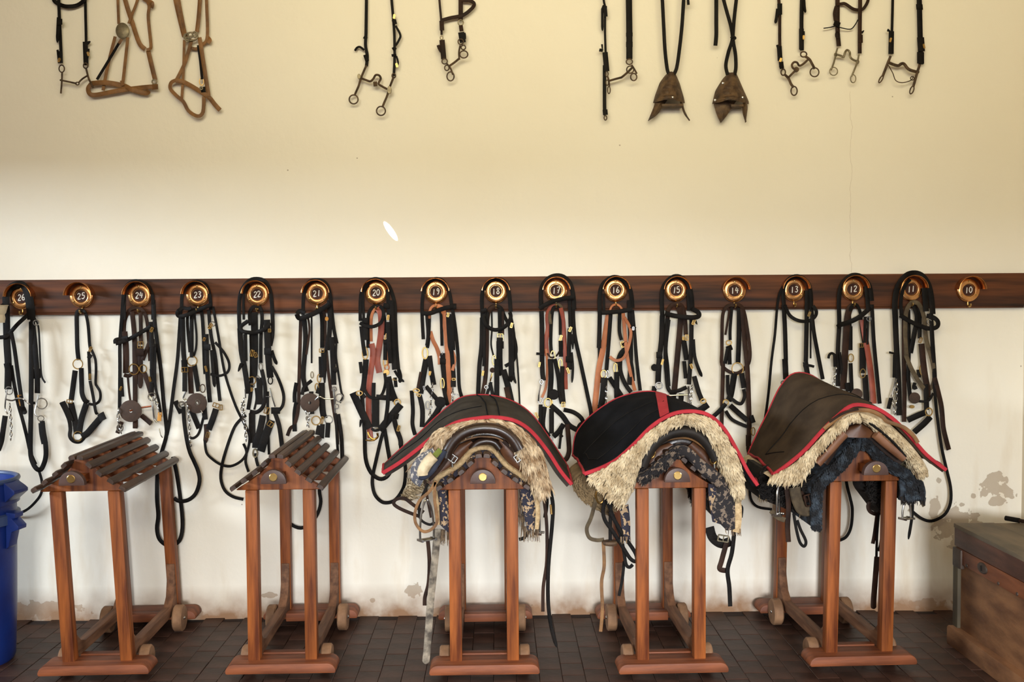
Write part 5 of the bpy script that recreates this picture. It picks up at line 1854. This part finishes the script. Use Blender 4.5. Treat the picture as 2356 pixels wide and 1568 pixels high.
px_strap(t, 'girth_strap', MAT['o'], 8, 4.26, [(2118, 1150), (2126, 1164)])
iron_stirrup(t, (2086, 1172), 26, 40, 4.24, rot=25)

# ------------------------------------------------------------------ blue bin, cream cup, chest
bx = P(-72, 1300, 4.42); bx.z = 0
t = thing('waste_bin', 'tall blue plastic bin with clip handles, cut by the left edge', 'bin', bx)
k = 4.42 / FPX
R0 = 104 * k
MB().lathe(bx, [(.0001, .0), (R0 * .86, .0), (R0 * .90, .015), (R0 * .955, .25), (R0 * 1.0, .66), (R0 * .99, .74), (R0 * .97, .74), (R0 * .97, .66), (R0 * .88, .02), (.0001, .012)], 48).build('body', m_bin, t, smooth=40)
zr_ = .735
MB().lathe(bx, [(R0 * .98, zr_ - .05), (R0 * 1.06, zr_ - .045), (R0 * 1.08, zr_ + .02), (R0 * 1.03, zr_ + .055), (R0 * .98, zr_ + .05), (R0 * .97, zr_)], 48).build('collar', m_bin, t, smooth=30)
MB().torus(bx + Vector((0, 0, zr_ + .055)), R0 * 1.03, R0 * 1.03, .011, 48, 8, ax='z').build('rim', m_binrim, t)
MB().lathe(bx, [(R0 * 1.0, .60), (R0 * 1.07, .605), (R0 * 1.07, .645), (R0 * 1.0, .65)], 48).build('band', m_binrim, t, smooth=30)
for a in (-8, 172):
    Rr = Matrix.Rotation(math.radians(a), 3, 'Z')
    mb = MB()
    pr = [(R0 * 1.05, .79), (R0 * 1.24, .765), (R0 * 1.30, .755), (R0 * 1.30, .742), (R0 * 1.07, .705)]
    m2 = MB().prism([(x, z) for x, z in pr], 'y', -.05, .05)
    mb.add([Rr @ p + bx for p in m2.v], m2.f)
    mb.build('lid_clip', m_bin, t, bevel=.003)
    m2 = MB().prism([(R0 * 1.02, .66), (R0 * 1.24, .655), (R0 * 1.23, .635), (R0 * 1.15, .632), (R0 * 1.31, .60), (R0 * 1.30, .585), (R0 * 1.14, .575), (R0 * 1.06, .51), (R0 * 1.0, .50)], 'y', -.03, .03)
    MB().add([Rr @ p + bx for p in m2.v], m2.f).build('lug', m_bin, t, bevel=.003)
c = W(-14, 742, 14)
t = thing('plastic_cup', 'cream plastic cup hanging at the left edge of the tack board', 'cup', c)
kk = 1 / PXM
MB().lathe(c, [(.0001, 0), (22 * kk, 0), (23.5 * kk, 10 * kk), (22 * kk, 18 * kk), (25 * kk, 22 * kk), (29 * kk, 37 * kk), (31 * kk, 38 * kk), (29 * kk, 39 * kk), (24 * kk, 24 * kk), (20 * kk, 16 * kk), (.0001, 2 * kk)], 32).build('cup_wall', m_cup, t, smooth=40)
MB().tube([c + Vector((0, 25 * kk, 37 * kk)), c + Vector((0, .055 + 25 * kk, 44 * kk)), c + Vector((0, .10, 44 * kk))], .003, 8).build('wall_hook', MAT['s'], t)

# chest: left side seen running towards the viewer
q_ = P(2188, 1480, 5); q_ = CAM + (q_ - CAM) * (CAM.z / (CAM.z - q_.z))      # back corner on the floor
A_ = P(2194, 1205, q_.y); xL, yB, zT = A_.x, q_.y, A_.z
L_, Wd = 1.05, XR - xL - .012
t = thing('wooden_chest', 'worn wooden tack chest with iron lock plate at the right edge', 'chest', (xL + Wd / 2, yB - L_ / 2, 0))
def cb(x0, x1, y0, y1, z0, z1, name, mat, bev=.003, parent=None):
    return MB().box(((x0 + x1) / 2, (y0 + y1) / 2, (z0 + z1) / 2), (x1 - x0, y1 - y0, z1 - z0)).build(name, mat, parent or t, bevel=bev)
xR_ = xL + Wd; yF_ = yB - L_
cb(xL + .015, xR_ - .01, yF_ + .01, yB - .01, .02, zT - .10, 'body', m_chest)
cb(xL + .006, xR_ - .005, yF_, yB - .004, zT - .165, zT - .098, 'upper_rail', m_chestred)
cb(xL + .004, xR_, yF_ - .004, yB, zT - .095, zT - .012, 'lid', m_chestband)
for i in range(3):
    w_ = (Wd + .004) / 3
    cb(xL + .002 + i * w_, xL + .002 + (i + 1) * w_ - .004, yF_ - .006, yB + .004, zT - .014, zT + (.002 if i else .004), 'lid_board', m_chesttop, .002)
cb(xL, xL + .03, yB - .045, yB + .002, .07, zT - .165, 'corner_stile', m_stile)
MB().prism([(yF_ - .02, .0), (yB + .012, .0), (yB + .012, .075), (yB, .086), (yF_ - .02, .086)], 'x', xL - .022, xR_ + .005).build('skirting', m_chest, t, bevel=.006)
cb(xL - .002, xL + .05, yB - .075, yB + .006, zT - .185, zT - .10, 'corner_iron', m_plate, .006)
lc = P(2257, 1299, 4.25)
ol = MB()
lathe = MB().lathe((xL + .004, yB - .265, zT - .128), [(.0001, -.004), (.038, -.004), (.042, 0), (.042, .004)], 24, 'x')
for p in lathe.v: p.z = (p.z - (zT - .128)) * .55 + (zT - .128)
lk = lathe.build('lock_plate', m_plate, t)
MB().box((xL - .001, yB - .265, zT - .128), (.004, .006, .022)).build('keyhole', MAT['k'], lk)
for yy in (.12, .40, .55):
    MB().lathe((xL + .006, yB - yy, zT - .155), [(.0001, -.004), (.007, -.003), (.008, .001)], 10, 'x').build('nail_head', m_plate, t)
t2 = thing('riding_crop', 'dark stick lying across the lid of the wooden chest', 'stick', P(2335, 1212, 4.45))
zc = zT + .014
s0 = P(2316, 1203, 4.53); s0.z = zc; e0 = Vector((XR - .03, s0.y - .42, zc))
MB().tube([s0.lerp(e0, i / 8) for i in range(9)], .009, 10, .006).build('shaft', MAT['b'], t2)
MB().tube([s0.lerp(e0, -.01), s0.lerp(e0, .12)], .0112, 10).build('cap', MAT['k'], t2)
